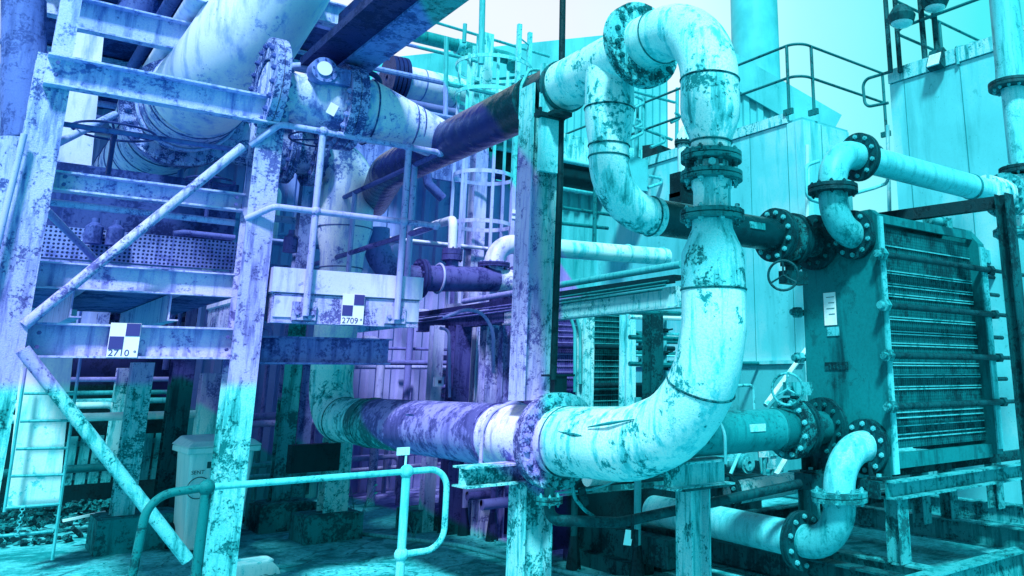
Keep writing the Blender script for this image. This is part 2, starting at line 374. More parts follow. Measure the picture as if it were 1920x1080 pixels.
# ================================================================== MAIN LOOP OF THE LARGE PIPE (plane x = 3.2)
X0 = 3.2
t = thing('pipe_elbow', 'big pale pipe bend arching over the top, blind flange to its left, reducer below', 'pipe', (X0, 3.39, 2.98))
part(t, 'pipe', 'pipe', lambda b: b.tube([(X0, 4.02, 3.80), (X0, 3.39, 3.80), (X0, 3.39, 3.36)], .175, .43, 40))
part(t, 'reducer', 'pipe_worn', lambda b: b.tube([(X0, 3.39, 3.365), (X0, 3.39, 3.20), (X0, 3.39, 3.13), (X0, 3.39, 2.99), (X0, 3.39, 2.91)], [.175, .178, .173, .12, .117], 0, 40))
welds(t, [((X0, 3.39, 3.365), ZU, .175), ((X0, 3.39, 2.98), ZU, .122), ((X0, 3.86, 3.80), YU, .175)])
flange(t, (X0, 4.045, 3.80), YU, .29, .175, .07, 16, 'flange_white', .02, 'bolt_dark')
t = thing('pipe_header', 'long dark taped pipe running from upper left to the top flange', 'pipe', (X0, 5.5, 3.6))
part(t, 'taped_pipe', 'wrap', lambda b: b.tube([(3.60, 9.75, 3.70), (X0, 8.3, 3.765), (X0, 4.98, 3.765)], [.17, .192, .192], [0, 1.5, 0], 40))
part(t, 'bare_pipe', 'pipe', lambda b: b.tube([(X0, 4.98, 3.77), (X0, 4.08, 3.795)], [.186, .176], 0, 40), 'bare pale end of the taped pipe')
for yy in (5.38, 4.98): part(t, 'tape_band', 'pipe_dark', lambda b, yy=yy: b.ring((X0, yy, 3.768), YU, .20, .18, .05))
part(t, 'clamp', 'rail', lambda b: b.tube([(X0-.19, 5.28, 3.55), (X0-.19, 5.28, 3.82), (X0-.13, 5.28, 3.965), (X0, 5.28, 3.99), (X0+.13, 5.28, 3.965), (X0+.19, 5.28, 3.82), (X0+.19, 5.28, 3.6)], .014, .08, 8))
t = thing('branch_pipe', 'pale pipe dropping from the header and curving right behind the valve stack', 'pipe', (X0, 4.4, 2.74))
YB = 4.40
part(t, 'drop_pipe', 'pipe', lambda b: b.tube([(X0, YB, 3.74), (X0, YB, 3.44), (X0, YB, 3.37), (X0, YB, 3.18), (X0, YB, 3.10)], [.17, .17, .168, .138, .136], 0, 36))
part(t, 'elbow', 'pipe_worn', lambda b: b.tube([(X0, YB, 3.10), (X0, YB, 2.74), (3.62, YB, 2.74)], .136, .36, 32))
part(t, 'taped_pipe', 'wrap', lambda b: b.tube([(3.60, YB, 2.74), (4.86, YB, 2.74)], .128, 0, 32), 'dark taped stretch of the pipe')
welds(t, [((X0, YB, 3.44), ZU, .17), ((X0, YB, 3.18), ZU, .139), ((X0, YB, 3.10), ZU, .137), ((3.56, YB, 2.74), XU, .137)])
MB().box((4.50, YB-.129, 2.76), (.16, .012, .05)).build('name_tag', 'beam_mid', t)
MB().cyl((4.42, YB, 2.86), (4.42, YB, 2.91), .03, 10).cyl((4.42, YB, 2.91), (4.42, YB, 2.94), .018, 8).build('vent_stub', 'black', t)
flange(t, (4.84, YB, 2.74), XU, .215, .13, .06, 12, 'flange_dark', .02, 'bolt')
# small flanged spool with the valve between the two reducers
t = thing('check_valve', 'narrow flanged valve between the two reducers of the loop', 'valve', (X0, 3.39, 2.55))
part(t, 'body', 'pipe_rust', lambda b: b.tube([(X0, 3.39, 2.88), (X0, 3.39, 2.84), (X0, 3.39, 2.79)], .10, 0, 28))
part(t, 'neck', 'pipe_worn', lambda b: b.tube([(X0, 3.39, 2.76), (X0, 3.39, 2.71), (X0, 3.39, 2.69), (X0, 3.39, 2.56)], [.118, .116, .108, .108], 0, 32))
flange(t, (X0, 3.39, 2.89), ZU, .178, .112, .05, 8, 'flange', .017, 'bolt_dark')
flange(t, (X0, 3.39, 2.775), ZU, .180, .112, .045, 8, 'flange', .017, 'flange_white', stud=.014)
for k in range(8):
    a = math.pi/8*(2*k+1); MB().cyl((X0+.150*math.cos(a), 3.39+.150*math.sin(a), 2.77), (X0+.150*math.cos(a), 3.39+.150*math.sin(a), 2.89), .012, 8).build('stud', 'flange_dark', t)
part(t, 'sight_glass', 'strip', lambda b: b.cyl((X0-.085, 3.30, 2.832), (X0-.10, 3.275, 2.832), .022, 14))
# lower limb of the loop
t = thing('pipe_bend', 'large whitish pipe bend sweeping from upright reducer down to the bolted flange', 'pipe', (X0, 3.39, 1.24))
part(t, 'reducer', 'pipe_rust', lambda b: b.tube([(X0, 3.39, 2.53), (X0, 3.39, 2.50), (X0, 3.39, 2.47), (X0, 3.39, 2.33), (X0, 3.39, 2.12)], [.115, .115, .118, .178, .182], 0, 44))
part(t, 'bend', 'pipe', lambda b: b.tube([(X0, 3.39, 2.125), (X0, 3.39, 1.92), (X0, 3.47, 1.62), (X0, 3.72, 1.38), (X0, 4.12, 1.26), (X0, 4.92, 1.24)], [.182, .182, .19, .205, .218, .222], [0, .3, .5, .6, .8, 0], 48))
welds(t, [((X0, 3.39, 2.125), ZU, .183), ((X0, 3.505, 1.60), V((0, -.35, .75)), .193), ((X0, 4.82, 1.24), YU, .224)])
for k, (y0, z0, y1, z1) in enumerate(((4.62, 1.32, 4.25, 1.30), (4.30, 1.36, 3.85, 1.42))):
    part(t, 'gouge', 'pipe_mid', lambda b, a=(y0, z0, y1, z1): b.tube([(X0-.205, a[0], a[1]), (X0-.212, (a[0]+a[2])/2, (a[1]+a[3])/2), (X0-.2, a[2], a[3])], [.004, .011, .003], 0, 6))
flange(t, (X0, 2.53+.86, 2.545), ZU, .185, .115, .05, 8, 'flange', .017, 'flange_white')
flange(t, (X0, 4.95, 1.24), YU, .315, .222, .085, 20, 'flange_white', .022, 'bolt', pcd=.272, stud=.01)
t = thing('pipe_run', 'wide dirty pipe running from the bolted flange away to the far upright', 'pipe', (X0, 7, 1.24))
part(t, 'near_pipe', 'pipe', lambda b: b.tube([(X0, 5.01, 1.24), (X0, 5.72, 1.24)], .222, 0, 44))
part(t, 'taped_pipe', 'wrap_mid', lambda b: b.tube([(X0, 5.72, 1.24), (X0, 8.4, 1.24)], .226, 0, 44), 'scuffed taped stretch of the pipe')
part(t, 'far_pipe', 'pipe_worn', lambda b: b.tube([(X0, 8.4, 1.24), (X0, 9.48, 1.24), (X0, 9.48, 1.8)], .222, .42, 40))
welds(t, [((X0, 5.74, 1.24), YU, .227), ((X0, 8.2, 1.24), YU, .228), ((X0, 9.0, 1.24), YU, .224), ((X0, 5.1, 1.24), YU, .224)])
part(t, 'u_bolt', 'rail', lambda b: b.tube([(X0-.245, 5.55, 1.04), (X0-.245, 5.55, 1.30), (X0-.17, 5.55, 1.42), (X0, 5.55, 1.485), (X0+.17, 5.55, 1.42), (X0+.245, 5.55, 1.3), (X0+.245, 5.55, 1.04)], .014, .12, 8))
MB().box((X0-.19, 6.9, 1.34), (.012, .16, .06), Matrix.Rotation(R_(-25), 3, 'Y')).build('name_tag', 'beam_mid', t)
# upright from the far elbow to the rack
t = thing('riser_pipe', 'tall streaked upright pipe behind the handrails, tapering below its shoulder', 'pipe', (X0, 9.48, 1.8))
part(t, 'lower_pipe', 'pipe', lambda b: b.tube([(X0, 9.48, 1.75), (X0, 9.48, 2.85)], .225, 0, 40))
part(t, 'upper_pipe', 'pipe', lambda b: b.tube([(X0, 9.48, 2.85), (X0, 9.48, 3.02), (X0, 9.48, 3.30), (X0, 9.48, 4.12), (2.86, 9.48, 4.12)], [.225, .235, .30, .28, .24], [0, 0, 0, .34, 0], 40))
welds(t, [((X0, 9.48, 2.86), ZU, .228), ((X0, 9.48, 3.31), ZU, .302), ((X0, 9.48, 2.3), ZU, .227)])
flange(t, (2.78, 9.48, 4.12), XU, .37, .24, .12, 16, 'flange_white', .026, 'bolt_dark')
part(t, 'header_stub', 'pipe_rust', lambda b: b.tube([(2.72, 9.48, 4.12), (1.2, 9.48, 4.12)], .24, 0, 32))
flange(t, (2.5, 9.48, 4.12), XU, .37, .24, .08, 16, 'flange_white', .026, 'bolt_dark')
# reducer from the rack valve into the header
YW, ZW = 7.0, 3.93
t = thing('reducer_pipe', 'white conical reducer between rack valve and the dark taped header', 'pipe', (2.9, YW, ZW))
part(t, 'cone', 'pipe', lambda b: b.tube([(2.36, YW, ZW), (2.46, YW, ZW), (2.86, YW, ZW-.05), (3.16, YW, 3.80)], [.285, .285, .205, .185], 0, 40))
welds(t, [((2.47, YW, ZW), XU, .288), ((2.86, YW, ZW-.05), XU, .208), ((2.93, YW, ZW-.06), XU, .20)])
flange(t, (2.28, YW, ZW), XU, .375, .26, .14, 20, 'flange_white', .024, 'bolt')
t = thing('rack_valve', 'large pale flanged valve body with a round gearbox beside the big pipe', 'valve', (2.0, YW, ZW))
part(t, 'body', 'pipe_worn', lambda b: b.tube([(1.62, YW, ZW), (1.85, YW, ZW), (2.0, YW, ZW), (2.22, YW, ZW)], [.25, .20, .24, .27], 0, 32))
gb = part(t, 'gearbox', 'beam_mid', lambda b: b.cyl((1.98, YW-.33, 4.11), (1.98, YW-.20, 4.11), .105, 18).box((2.10, YW-.26, 4.09), (.2, .11, .14)).cyl((1.98, YW-.2, 4.11), (2.0, YW, 4.0), .05, 10))
MB().cyl((1.975, YW-.345, 4.115), (1.975, YW-.33, 4.115), .06, 20).build('cover_plate', 'sign_white', gb)
for k in range(8):
    a = k*math.pi/4; MB().cyl((1.98+.088*math.cos(a), YW-.337, 4.11+.088*math.sin(a)), (1.98+.088*math.cos(a), YW-.328, 4.11+.088*math.sin(a)), .009, 6).build('cover_screw', 'bolt_dark', gb)
flange(t, (1.66, YW, ZW+.05), XU, .40, .25, .10, 18, 'flange_white', .024, 'bolt_dark')
part(t, 'paper_tag', 'sign_white', lambda b: b.box((2.08, YW-.29, 3.80), (.07, .004, .10), Matrix.Rotation(R_(20), 3, 'Y')))

# big overhead duct
t = thing('large_duct', 'very large white duct elbow coming down from the top left corner', 'pipe', (1.43, 8.5, 4.3))
part(t, 'riser', 'clean', lambda b: b.tube([(2.15, 7.35, 6.2), (1.78, 7.5, 5.15), (1.50, 7.9, 4.36), (1.43, 8.55, 4.28)], .42, [0, .2, .7, 0], 48))
part(t, 'elbow_joint', 'pipe_worn', lambda b: b.tube([(1.43, 8.5, 4.28), (1.43, 9.2, 4.28)], .425, 0, 44))
part(t, 'pipe', 'pipe_worn', lambda b: b.tube([(1.43, 9.35, 4.28), (1.43, 14.5, 4.28)], .41, 0, 40))
flange(t, (1.43, 9.28, 4.28), YU, .56, .41, .14, 24, 'flange_white', .03, 'bolt')
welds(t, [((1.43, 8.55, 4.28), YU, .428), ((1.43, 8.8, 4.28), YU, .43)] + [((1.43, 10+.5*k, 4.28), YU, .414) for k in range(6)])
part(t, 'strap', 'rail', lambda b: b.torus((1.43, 9.0, 4.28), YU, .445, .016, 32, 8))

# ================================================================== RACK ON THE LEFT
YR = 7.0
def column(x, y, z0, z1, w_, label, m='beam_rust', up=XU, bp=True, group=None, kind='H', name='steel_column', dep=None, cat='column'):
    t = thing(name, label, cat, (x, y, z0), group)
    part(t, 'post', m, lambda b: b.beam((x, y, z0), (x, y, z1), w_, dep or w_, kind, up, .013))
    if bp:
        part(t, 'base_plate', m, lambda b: b.box((x, y, z0+.012), (w_*1.5, w_*1.5, .024)))
    return t
XC = at(70, 300, 'y', YR).x
c1 = column(XC, YR, 0, 3.86, .21, 'broad flaking column at the left edge of the picture', 'beam_rust', YU)
c2 = column(1.68, YR, 0, 3.70, .20, 'flaking column left of the tile-marked platform, crossed by the handrail ends', 'beam_rust', YU)
MB().beam((XC+.03, YR+.02, 3.87), (XC+.03, YR+.02, 6.2), .12, .14, 'H', YU, .012).build('upper_post', 'beam', c1)
MB().cyl((XC-.14, YR-.18, 2.3), (XC-.10, YR-.18, 3.25), .02, 10).build('pipe_stay', 'rail', c1)
def xbeam(px0, px1, y, z0, z1, label, m='beam', name='steel_beam', kind='C', w_=.10):
    t = thing(name, label, 'beam', ((px0+px1)/2, y, z0))
    part(t, 'web', m, lambda b: b.beam((px0, y, (z0+z1)/2), (px1, y, (z0+z1)/2), w_, z1-z0, kind, ZU, .014))
    for xx in (px0+.06, px1-.06):
        for zz in (.3, .7): MB().hexn((xx, y-w_/2-.008, z0+(z1-z0)*zz), YU, .014, .018).build('bolt', 'bolt_dark', t)
    return t
xbeam(.20, 1.80, YR-.16, 3.62, 3.84, 'pale channel beam crossing under the big duct, joining both columns', 'beam', kind='C')
xbeam(.30, 1.66, 8.1, 4.50, 4.78, 'upper beam ending behind the white duct elbow', 'beam', kind='C')
xbeam(.36, 1.58, YR+.08, 2.94, 3.08, 'slim beam below the far duct, above the pipe clutter', 'beam', kind='C')
xbeam(.36, 1.62, YR+.02, 1.80, 2.03, 'wide beam carrying the chequered tile 2710', 'beam', kind='C')
t = thing('walkway_deck', 'left planked walkway with pale edge channel between the columns', 'platform', (.95, 7.8, 2.26))
part(t, 'edge_channel', 'beam', lambda b: b.beam((.36, YR+.12, 2.36), (1.60, YR+.12, 2.36), .07, .18, 'C', ZU, .01))
part(t, 'planks', 'deck', lambda b: [b.box((.98, YR+.27+k*.155, 2.31), (1.35, .148, .04)) for k in range(16)])
for xx in (.62, 1.22): part(t, 'joist', 'beam', lambda b, xx=xx: b.beam((xx, YR+.17, 2.18), (xx, 9.6, 2.18), .07, .2, 'C', ZU, .01))
part(t, 'kick_panel', 'perf', lambda b: b.bb((.15, 9.0, 2.70), (2.0, 9.02, 2.98)))
part(t, 'rear_channel', 'beam_mid', lambda b: b.bb((.15, 8.98, 2.62), (2.0, 9.03, 2.68)))
def rod(name, label, cat, pts, r, m, fil=0, n=12, group=None, balls=()):
    t = MB().tube(pts, r, fil, n)
    for q in balls: t.sphere(q, r*1.75)
    return tag(t.build(name, m), label, cat, group)
rod('diagonal_brace', 'long round brace rising from left column to the second column head', 'brace', [at(45, 610, 'y', 6.9), at(455, 275, 'y', 6.9)], .035, 'beam_rust')
rod('diagonal_brace', 'round brace running down from the left column to the foot of the second', 'brace', [at(42, 655, 'y', 6.9), at(352, 1050, 'y', 6.95)], .042, 'beam_rust')
rod('diagonal_brace', 'short pale brace behind the upper left column', 'brace', [at(100, 272, 'y', 7.3), at(215, 215, 'y', 8.0)], .03, 'rail')
rod('diagonal_brace', 'flat pale strut crossing the perforated panel', 'brace', [at(85, 392, 'y', 7.6), at(178, 486, 'y', 8.6)], .028, 'rail')
rod('handrail_tube', 'pale handrail tube crossing between the columns below the clutter', 'handrail', [at(84, 378, 'y', 7.2), at(440, 418, 'y', 7.2)], .026, 'rail')
rod('handrail_tube', 'dark tube under the upper beam, passing the flanged duct', 'handrail', [at(115, 232, 'y', 7.0), at(450, 282, 'y', 7.0)], .02, 'rail_dark')
rod('handrail_tube', 'dark bent tube above the perforated panel right end', 'handrail', [at(325, 438, 'y', 8.2), at(345, 436, 'y', 8.2), at(440, 446, 'y', 8.2)], .026, 'rail_dark', .05)
# tile signs
def text(body, size, loc, m, parent, name='number', ang=0):
    cu = bpy.data.curves.new(name, 'FONT'); cu.body = body; cu.size = size; cu.align_x = 'LEFT'; cu.extrude = .0006; cu.resolution_u = 3
    o = bpy.data.objects.new(name, cu); dg = bpy.context.evaluated_depsgraph_get(); COL.objects.link(o); dg.update()
    me = bpy.data.meshes.new_from_object(o.evaluated_get(bpy.context.evaluated_depsgraph_get())); COL.objects.unlink(o); bpy.data.objects.remove(o)
    me.materials.clear(); me.materials.append(M[m]); q = bpy.data.objects.new(name, me); COL.objects.link(q); q.parent = parent
    q.location = V(loc)-ORG(parent); q.rotation_euler = (R_(90), 0, ang); return q
def tile(x, y, z0, w_, h, num, label):
    t = thing('survey_tile', label, 'sign', (x, y, z0)); x0 = x-w_/2; s = w_/2
    part(t, 'plate', 'sign_white', lambda b: b.bb((x0, y-.006, z0), (x0+w_, y, z0+h)))
    for k, (i, j) in enumerate(((1, 1), (0, 0))):
        part(t, 'check_square', 'sign_dark', lambda b, i=i, j=j: b.bb((x0+i*s+.003, y-.009, z0+h-2*s+j*s+.002), (x0+i*s+s-.003, y-.0062, z0+h-s+j*s-.002)))
    text(num, h*.27, (x0+w_*.03, y-.0075, z0+h*.04), 'sign_dark', t)
    part(t, 'mark', 'sign_dark', lambda b: b.torus((x0+w_*.9, y-.0075, z0+h*.17), YU, .006, .002, 12, 4))
    return t
a_ = at(228, 670, 'y', YR-.04); tile(a_.x, YR-.035, a_.z, .182, .235, '2710', 'chequered tile 2710 fixed low on the wide left beam')
# platform with tile 2709
YP = 6.85
t = thing('platform', 'pale boxed platform end carrying the chequered tile 2709', 'platform', (2.45, YP, 2.05))
part(t, 'kick_plate', 'clean', lambda b: b.bb((1.80, YP, 2.31), (3.02, YP+.012, 2.50)).bb((1.80, YP+.012, 2.31), (1.812, 9.0, 2.50)).bb((3.008, YP+.012, 2.31), (3.02, 8.2, 2.50)).bb((1.812, YP+.02, 2.30), (3.008, 9.0, 2.33)))
part(t, 'box_beam', 'beam_rust', lambda b: b.bb((1.82, YP+.02, 2.09), (3.0, YP+.05, 2.305)).bb((1.82, YP+.05, 2.09), (1.85, 9.0, 2.305)).bb((2.97, YP+.05, 2.09), (3.0, 8.2, 2.305)).bb((1.82, YP+.01, 2.075), (3.0, YP+.12, 2.089)))
for xx in (1.93, 2.9): part(t, 'end_plate', 'clean', lambda b, xx=xx: b.bb((xx-.1, YP+.008, 2.12), (xx+.1, YP+.019, 2.28)))
part(t, 'lower_beam', 'beam_mid', lambda b: b.beam((1.75, YP+.42, 1.88), (2.92, YP+.42, 1.88), .16, .22, 'H', ZU, .014))
a_ = at(659, 610, 'y', YP); tile(a_.x, YP+.0, a_.z+.005, .178, .245, '2709', 'chequered tile 2709 on the boxed platform end')
# platform handrails
def handrail(label, posts, top, mid, rt, m, base=None, group=None, name='handrail', cat='handrail', ball=1.7, shoes=None, pm=None):
    t = thing(name, label, cat, base or posts[0][0], group)
    for k, (a, b_) in enumerate(posts): part(t, 'post', pm or m, lambda b: b.cyl(a, b_, rt*1.05, 12))
    for nm, pts in (('top_rail', top), ('mid_rail', mid)):
        if pts: part(t, nm, m, lambda b: b.tube(pts, rt, rt*3, 12))
    return t
yy = YP-.05
pA, pB = at(590, 400, 'y', yy), at(760, 400, 'y', yy)
zt, zm = at(605, 247, 'y', yy).z, at(596, 397, 'y', yy).z
xA, xB = at(598, 330, 'y', yy).x, at(758, 400, 'y', yy).x
hr = handrail('near handrail on the boxed platform, its left ends bent down to the column', [((xA, yy, 2.13), (xA, yy, zt)), ((xB, yy, 2.13), (xB, yy, zt))],
    [(1.55, yy+.12, zt-.18), (1.72, yy, zt), (3.08, yy, zt-.0)], [(1.58, yy+.12, zm-.1), (1.74, yy, zm), (3.08, yy, zm)], .026, 'rail')
for xx in (xA, xB):
    for zz in (zt, zm): MB().sphere((xx, yy, zz), .044).build('ball_joint', 'rail', hr)
    fb = MB().bb((xx-.09, yy+.035, 2.10), (xx+.09, yy+.052, 2.24)).build('fixing_plate', 'beam_rust', hr)
    for s in (-1, 1): MB().hexn((xx+s*.055, yy+.03, 2.155), YU, .018, .02).build('bolt', 'bolt', fb)
hr = handrail('side handrail of the platform running back to the riser pipe', [((3.08, 7.35, 2.40), (3.08, 7.35, zt-.0)), ((3.08, 8.9, 2.4), (3.08, 8.9, zt))],
    [(3.08, YP-.03, zt), (3.08, 10.2, zt)], [(3.08, YP-.03, zm), (3.08, 10.2, zm)], .026, 'rail_dark', pm='rail')
for zz_ in (zt, zm): MB().sphere((3.08, yy, zz_), .04).build('ball_joint', 'rail', hr)

# overhead girder at the top
t = thing('overhead_girder', 'heavy dark girder with pale edge slanting up to the top of the picture', 'beam', (2.35, 5.6, 4.3))
part(t, 'web', 'black', lambda b: b.bb((1.95, 2.0, 4.32), (2.25, 7.3, 4.40)).bb((2.24, 2.0, 4.40), (2.26, 7.3, 4.9)))
part(t, 'edge_flange', 'beam_mid', lambda b: b.bb((2.20, 2.0, 4.295), (2.46, 7.3, 4.3195)).bb((2.44, 2.0, 4.318), (2.46, 7.3, 4.48)))
part(t, 'end_post', 'black', lambda b: b.bb((2.22, 7.2, 3.9), (2.34, 7.3, 4.32)))

# ================================================================== CENTRE SUPPORTS
t = thing('steel_column', 'tall flaking centre column standing in front of the taped header', 'column', (3.10, 5.16, 0))
part(t, 'post', 'beam_speck', lambda b: b.beam((3.10, 5.16, 1.50), (3.10, 5.16, 3.78), .20, .22, 'H', XU, .013))
part(t, 'cover_plate', 'beam', lambda b: b.bb((3.02, 4.99, 3.1), (3.17, 5.03, 3.92)))
part(t, 'lower_post', 'beam_rust', lambda b: b.beam((3.16, 5.2, 0), (3.16, 5.2, .965), .22, .22, 'H', XU, .013))
part(t, 'bracket_beam', 'beam_rust', lambda b: b.beam((2.62, 5.2, 1.03), (3.72, 5.2, 1.03), .2, .13, 'H', ZU, .012))
part(t, 'foot_plate', 'black', lambda b: b.bb((3.15, 4.99, 1.66), (3.36, 5.10, 1.675)).bb((3.2, 5.0, 1.42), (3.3, 5.08, 1.66)))
rod('thin_pole', 'thin blackened pole rising past the centre column out of the picture', 'pole', [at(1037, 712, 'y', 5.0), V((3.2, 5.0, 3.0)), at(1056, -60, 'y', 5.0)], .024, 'black')
t = MB().bb((2.98, 4.95, 3.50), (3.2, 5.03, 3.53)).bb((2.98, 4.95, 3.53), (3.0, 4.97, 3.56)).bb((3.05, 4.86, 3.505), (3.2, 4.95, 3.535)).build('small_bracket', 'black'); tag(t, 'small dark angle bracket stuck on the centre column near its head', 'bracket')
t = thing('pipe_support', 'steel post with wide saddle under the dark horizontal pipe', 'column', (3.95, YB, 0))
part(t, 'post', 'beam_rust', lambda b: b.beam((3.93, YB, 0), (3.93, YB, .93), .16, .17, 'H', XU, .012))
part(t, 'saddle_beam', 'beam_rust', lambda b: b.beam((3.68, YB, 1.02), (4.22, YB, 1.02), .22, .17, 'H', ZU, .014))
part(t, 'top_plate', 'beam_dark', lambda b: b.box((3.95, YB, .935), (.42, .26, .012)))
part(t, 'u_bolt', 'rail', lambda b: b.tube([(4.08, YB-.165, 1.08), (4.08, YB-.165, 1.30), (4.08, YB, 1.45), (4.08, YB+.165, 1.30), (4.08, YB+.165, 1.08)], .011, .14, 8))
# lower branch to the exchanger
t = thing('branch_pipe', 'dark horizontal pipe from the loop to the lower exchanger port', 'pipe', (4.2, YB, 1.27))
part(t, 'pipe', 'pipe_mid', lambda b: b.tube([(3.2, YB, 1.27), (4.75, YB, 1.27)], .148, 0, 36))
part(t, 'pipe_end', 'pipe_dark', lambda b: b.tube([(4.75, YB, 1.27), (4.90, YB, 1.27)], .15, 0, 36))
MB().box((4.42, YB-.147, 1.30), (.15, .014, .05)).build('name_tag', 'beam', t)
welds(t, [((4.75, YB, 1.27), XU, .15)])
flange(t, (4.92, YB, 1.27), XU, .225, .15, .06, 12, 'flange', .02, 'bolt')

# ================================================================== PLATE HEAT EXCHANGER
XF, YN, YF2, ZB, ZT = 5.35, 3.80, 4.58, .95, 2.93
t = thing('heat_exchanger', 'large plate heat exchanger with dark ribbed pack on a steel table', 'heat exchanger', (6.1, 4.2, .9))
fp = part(t, 'front_plate', 'plate', lambda b: b.prism([(YN-4.19, ZB-1.9), (YF2-4.19, ZB-1.9), (YF2-4.19, ZT-1.9-.12), (YF2-4.19-.12, ZT-1.9), (YF2-4.19-.30, ZT-1.9), (YF2-4.19-.36, ZT-1.9-.06), (YN-4.19+.30, ZT-1.9-.06), (YN-4.19+.24, ZT-1.9), (YN-4.19+.06, ZT-1.9), (YN-4.19, ZT-1.9-.05)], (XF+.07, 4.19, 1.9), (XF, 4.19, 1.9), ZU))
part(t, 'plate_edge', 'plate_edge', lambda b: b.bb((XF+.005, YN-.012, ZB+.003), (XF+.068, YN-.001, ZT-.06)))
part(t, 'plate_pack', 'pack', lambda b: [b.bb((XF+.075+k*.0148, YN+.07+(k % 2)*.0025, 1.12), (XF+.075+k*.0148+.0144, YF2-.07-(k % 2)*.0025, 2.80)) for k in range(96)])
zz = [2.66, 2.46, 2.44, 2.36, 2.34, 2.28, 2.26, 2.10, 2.08, 1.99, 1.97, 1.90, 1.88, 1.75, 1.73, 1.66, 1.64, 1.57, 1.55, 1.38, 1.34, 1.28, 1.22, 1.19]
for z in zz: part(t, 'edge_strip', 'strip', lambda b: b.bb((XF+.08, YN+.058, z-.0045), (6.78, YN+.068, z+.0045)))
part(t, 'rear_plate', 'plate', lambda b: b.prism([(-.41, -.92), (.41, -.92), (.41, .86), (.30, 1.0), (.12, 1.06), (-.12, 1.06), (-.30, 1.0), (-.41, .86)], (6.90, 4.19, 1.93), (6.80, 4.19, 1.93), ZU))
part(t, 'rear_edge', 'plate_edge', lambda b: b.bb((6.805, 3.765, 1.05), (6.895, 3.779, 2.76)))
part(t, 'top_bar', 'plate', lambda b: b.beam((XF+.07, 4.19, 2.88), (6.8, 4.19, 2.88), .16, .10, 'H', ZU, .014).bb((XF+.07, YN+.03, 2.83), (6.8, YN+.05, 2.90)))
part(t, 'top_fitting', 'beam_mid', lambda b: b.cyl((6.38, 4.0, 2.99), (6.62, 4.0, 2.99), .05, 14).box((6.66, 4.0, 2.97), (.08, .10, .12)).cyl((6.2, 4.0, 2.92), (6.7, 4.0, 2.90), .03, 10))
for z in (2.56, 2.17, 1.80, 1.43):
    for yb in (YN-.045, YF2+.045):
        tr = part(t, 'tie_rod', 'flange_dark', lambda b: b.cyl((XF-.05, yb, z), (6.9, yb, z), .025, 12).cyl((6.9, yb, z), (7.72, yb, z), .018, 10))
        MB().hexn((XF-.03, yb, z), XU, .048, .055).cyl((XF-.06, yb, z), (XF-.10, yb, z), .028, 10).build('nut', 'beam_mid', tr)
        MB().hexn((6.93, yb, z), XU, .042, .05).build('nut', 'flange_dark', tr)
for z in (2.36, 1.98, 1.62): part(t, 'guide_rod', 'flange_dark', lambda b: b.cyl((6.9, YN+.05, z), (7.2, YN+.05, z), .018, 8))
pl = part(t, 'name_plate', 'sign_white', lambda b: b.bb((XF-.008, 4.24, 2.05), (XF-.002, 4.36, 2.31)))
part(t, 'name_plate', 'plate_edge', lambda b: b.bb((XF-.008, 4.22, 1.965), (XF-.002, 4.34, 2.035)))
part(t, 'rating_plate', 'beam_dark', lambda b: b.bb((XF-.008, 4.15, 1.70), (XF-.002, 4.38, 1.76)))
for k in range(4): MB().bb((XF-.011, 4.25, 2.27-k*.045), (XF-.009, 4.33-.02*(k % 2), 2.275-k*.045)).build('engraved_line', 'plate', pl)
for yb in (YN+.07, YF2-.07):
    part(t, 'foot', 'beam_dark', lambda b: b.bb((XF-.14, yb-.06, .925), (XF-.001, yb+.06, .94)).bb((XF-.02, yb-.06, .94), (XF-.002, yb+.06, 1.12)).bb((XF-.12, yb+.052, .94), (XF-.02, yb+.06, 1.04)))
    MB().hexn((XF-.09, yb-.01, .95), ZU, .02, .02).build('anchor_nut', 'bolt', t)
part(t, 'bottom_bar', 'plate', lambda b: b.bb((XF+.08, YN+.02, .985), (6.8, YN+.08, 1.09)))
part(t, 'port_ring', 'flange_dark', lambda b: [b.ring((XF-.01, y, z), XU, .20, .1, .018) for y, z in ((4.0, 1.14), (4.38, 1.14))])
# far ports of the exchanger with valves
for z, lab in ((2.72, 'upper'), (1.25, 'lower')):
    t = thing('butterfly_valve', 'rusty %s butterfly valve with handwheel at the exchanger port' % lab, 'valve', (5.05, YB, z))
    part(t, 'body', 'flange', lambda b: b.ring((4.985, YB, z+.01), XU, .19, .12, .055))
    part(t, 'spool', 'pipe_dark', lambda b: b.tube([(5.02, YB, z+.01), (5.345, YB, z+.01)], .125, 0, 28))
    flange(t, (5.04, YB, z+.01), XU, .21, .12, .05, 12, 'flange_dark', .018, 'bolt', stud=.02)
    flange(t, (5.315, YB, z+.01), XU, .23, .12, .04, 12, 'flange_dark', .018, 'bolt_dark')
    s = -1 if lab == 'upper' else 1; zg = z+s*.31
    gb = part(t, 'gearbox', 'flange_dark' if s < 0 else 'beam_mid', lambda b: b.box((5.0, YB-.03, zg), (.24, .10, .10)).cyl((4.99, YB, z+s*.16), (4.99, YB, zg), .035, 10).box((4.99, YB, z+s*.2), (.12, .09, .03)))
    hw = part(t, 'handwheel', 'flange_dark' if s < 0 else 'beam_mid', lambda b: b.torus((4.80, YB-.10, zg), (.75, .6, 0), .115, .010, 28, 8).cyl((4.80, YB-.10, zg), (4.93, YB-.04, zg), .014, 8))
    ax = V((.75, .6, 0)).normalized(); u = V((-.6, .75, 0)).normalized()
    for k in range(3):
        a = R_(90+120*k); MB().cyl((4.80, YB-.10, zg), V((4.80, YB-.10, zg))+(u*math.cos(a)+ZU*math.sin(a))*.112, .008, 6).build('spoke', 'flange_dark' if s < 0 else 'beam_mid', hw)
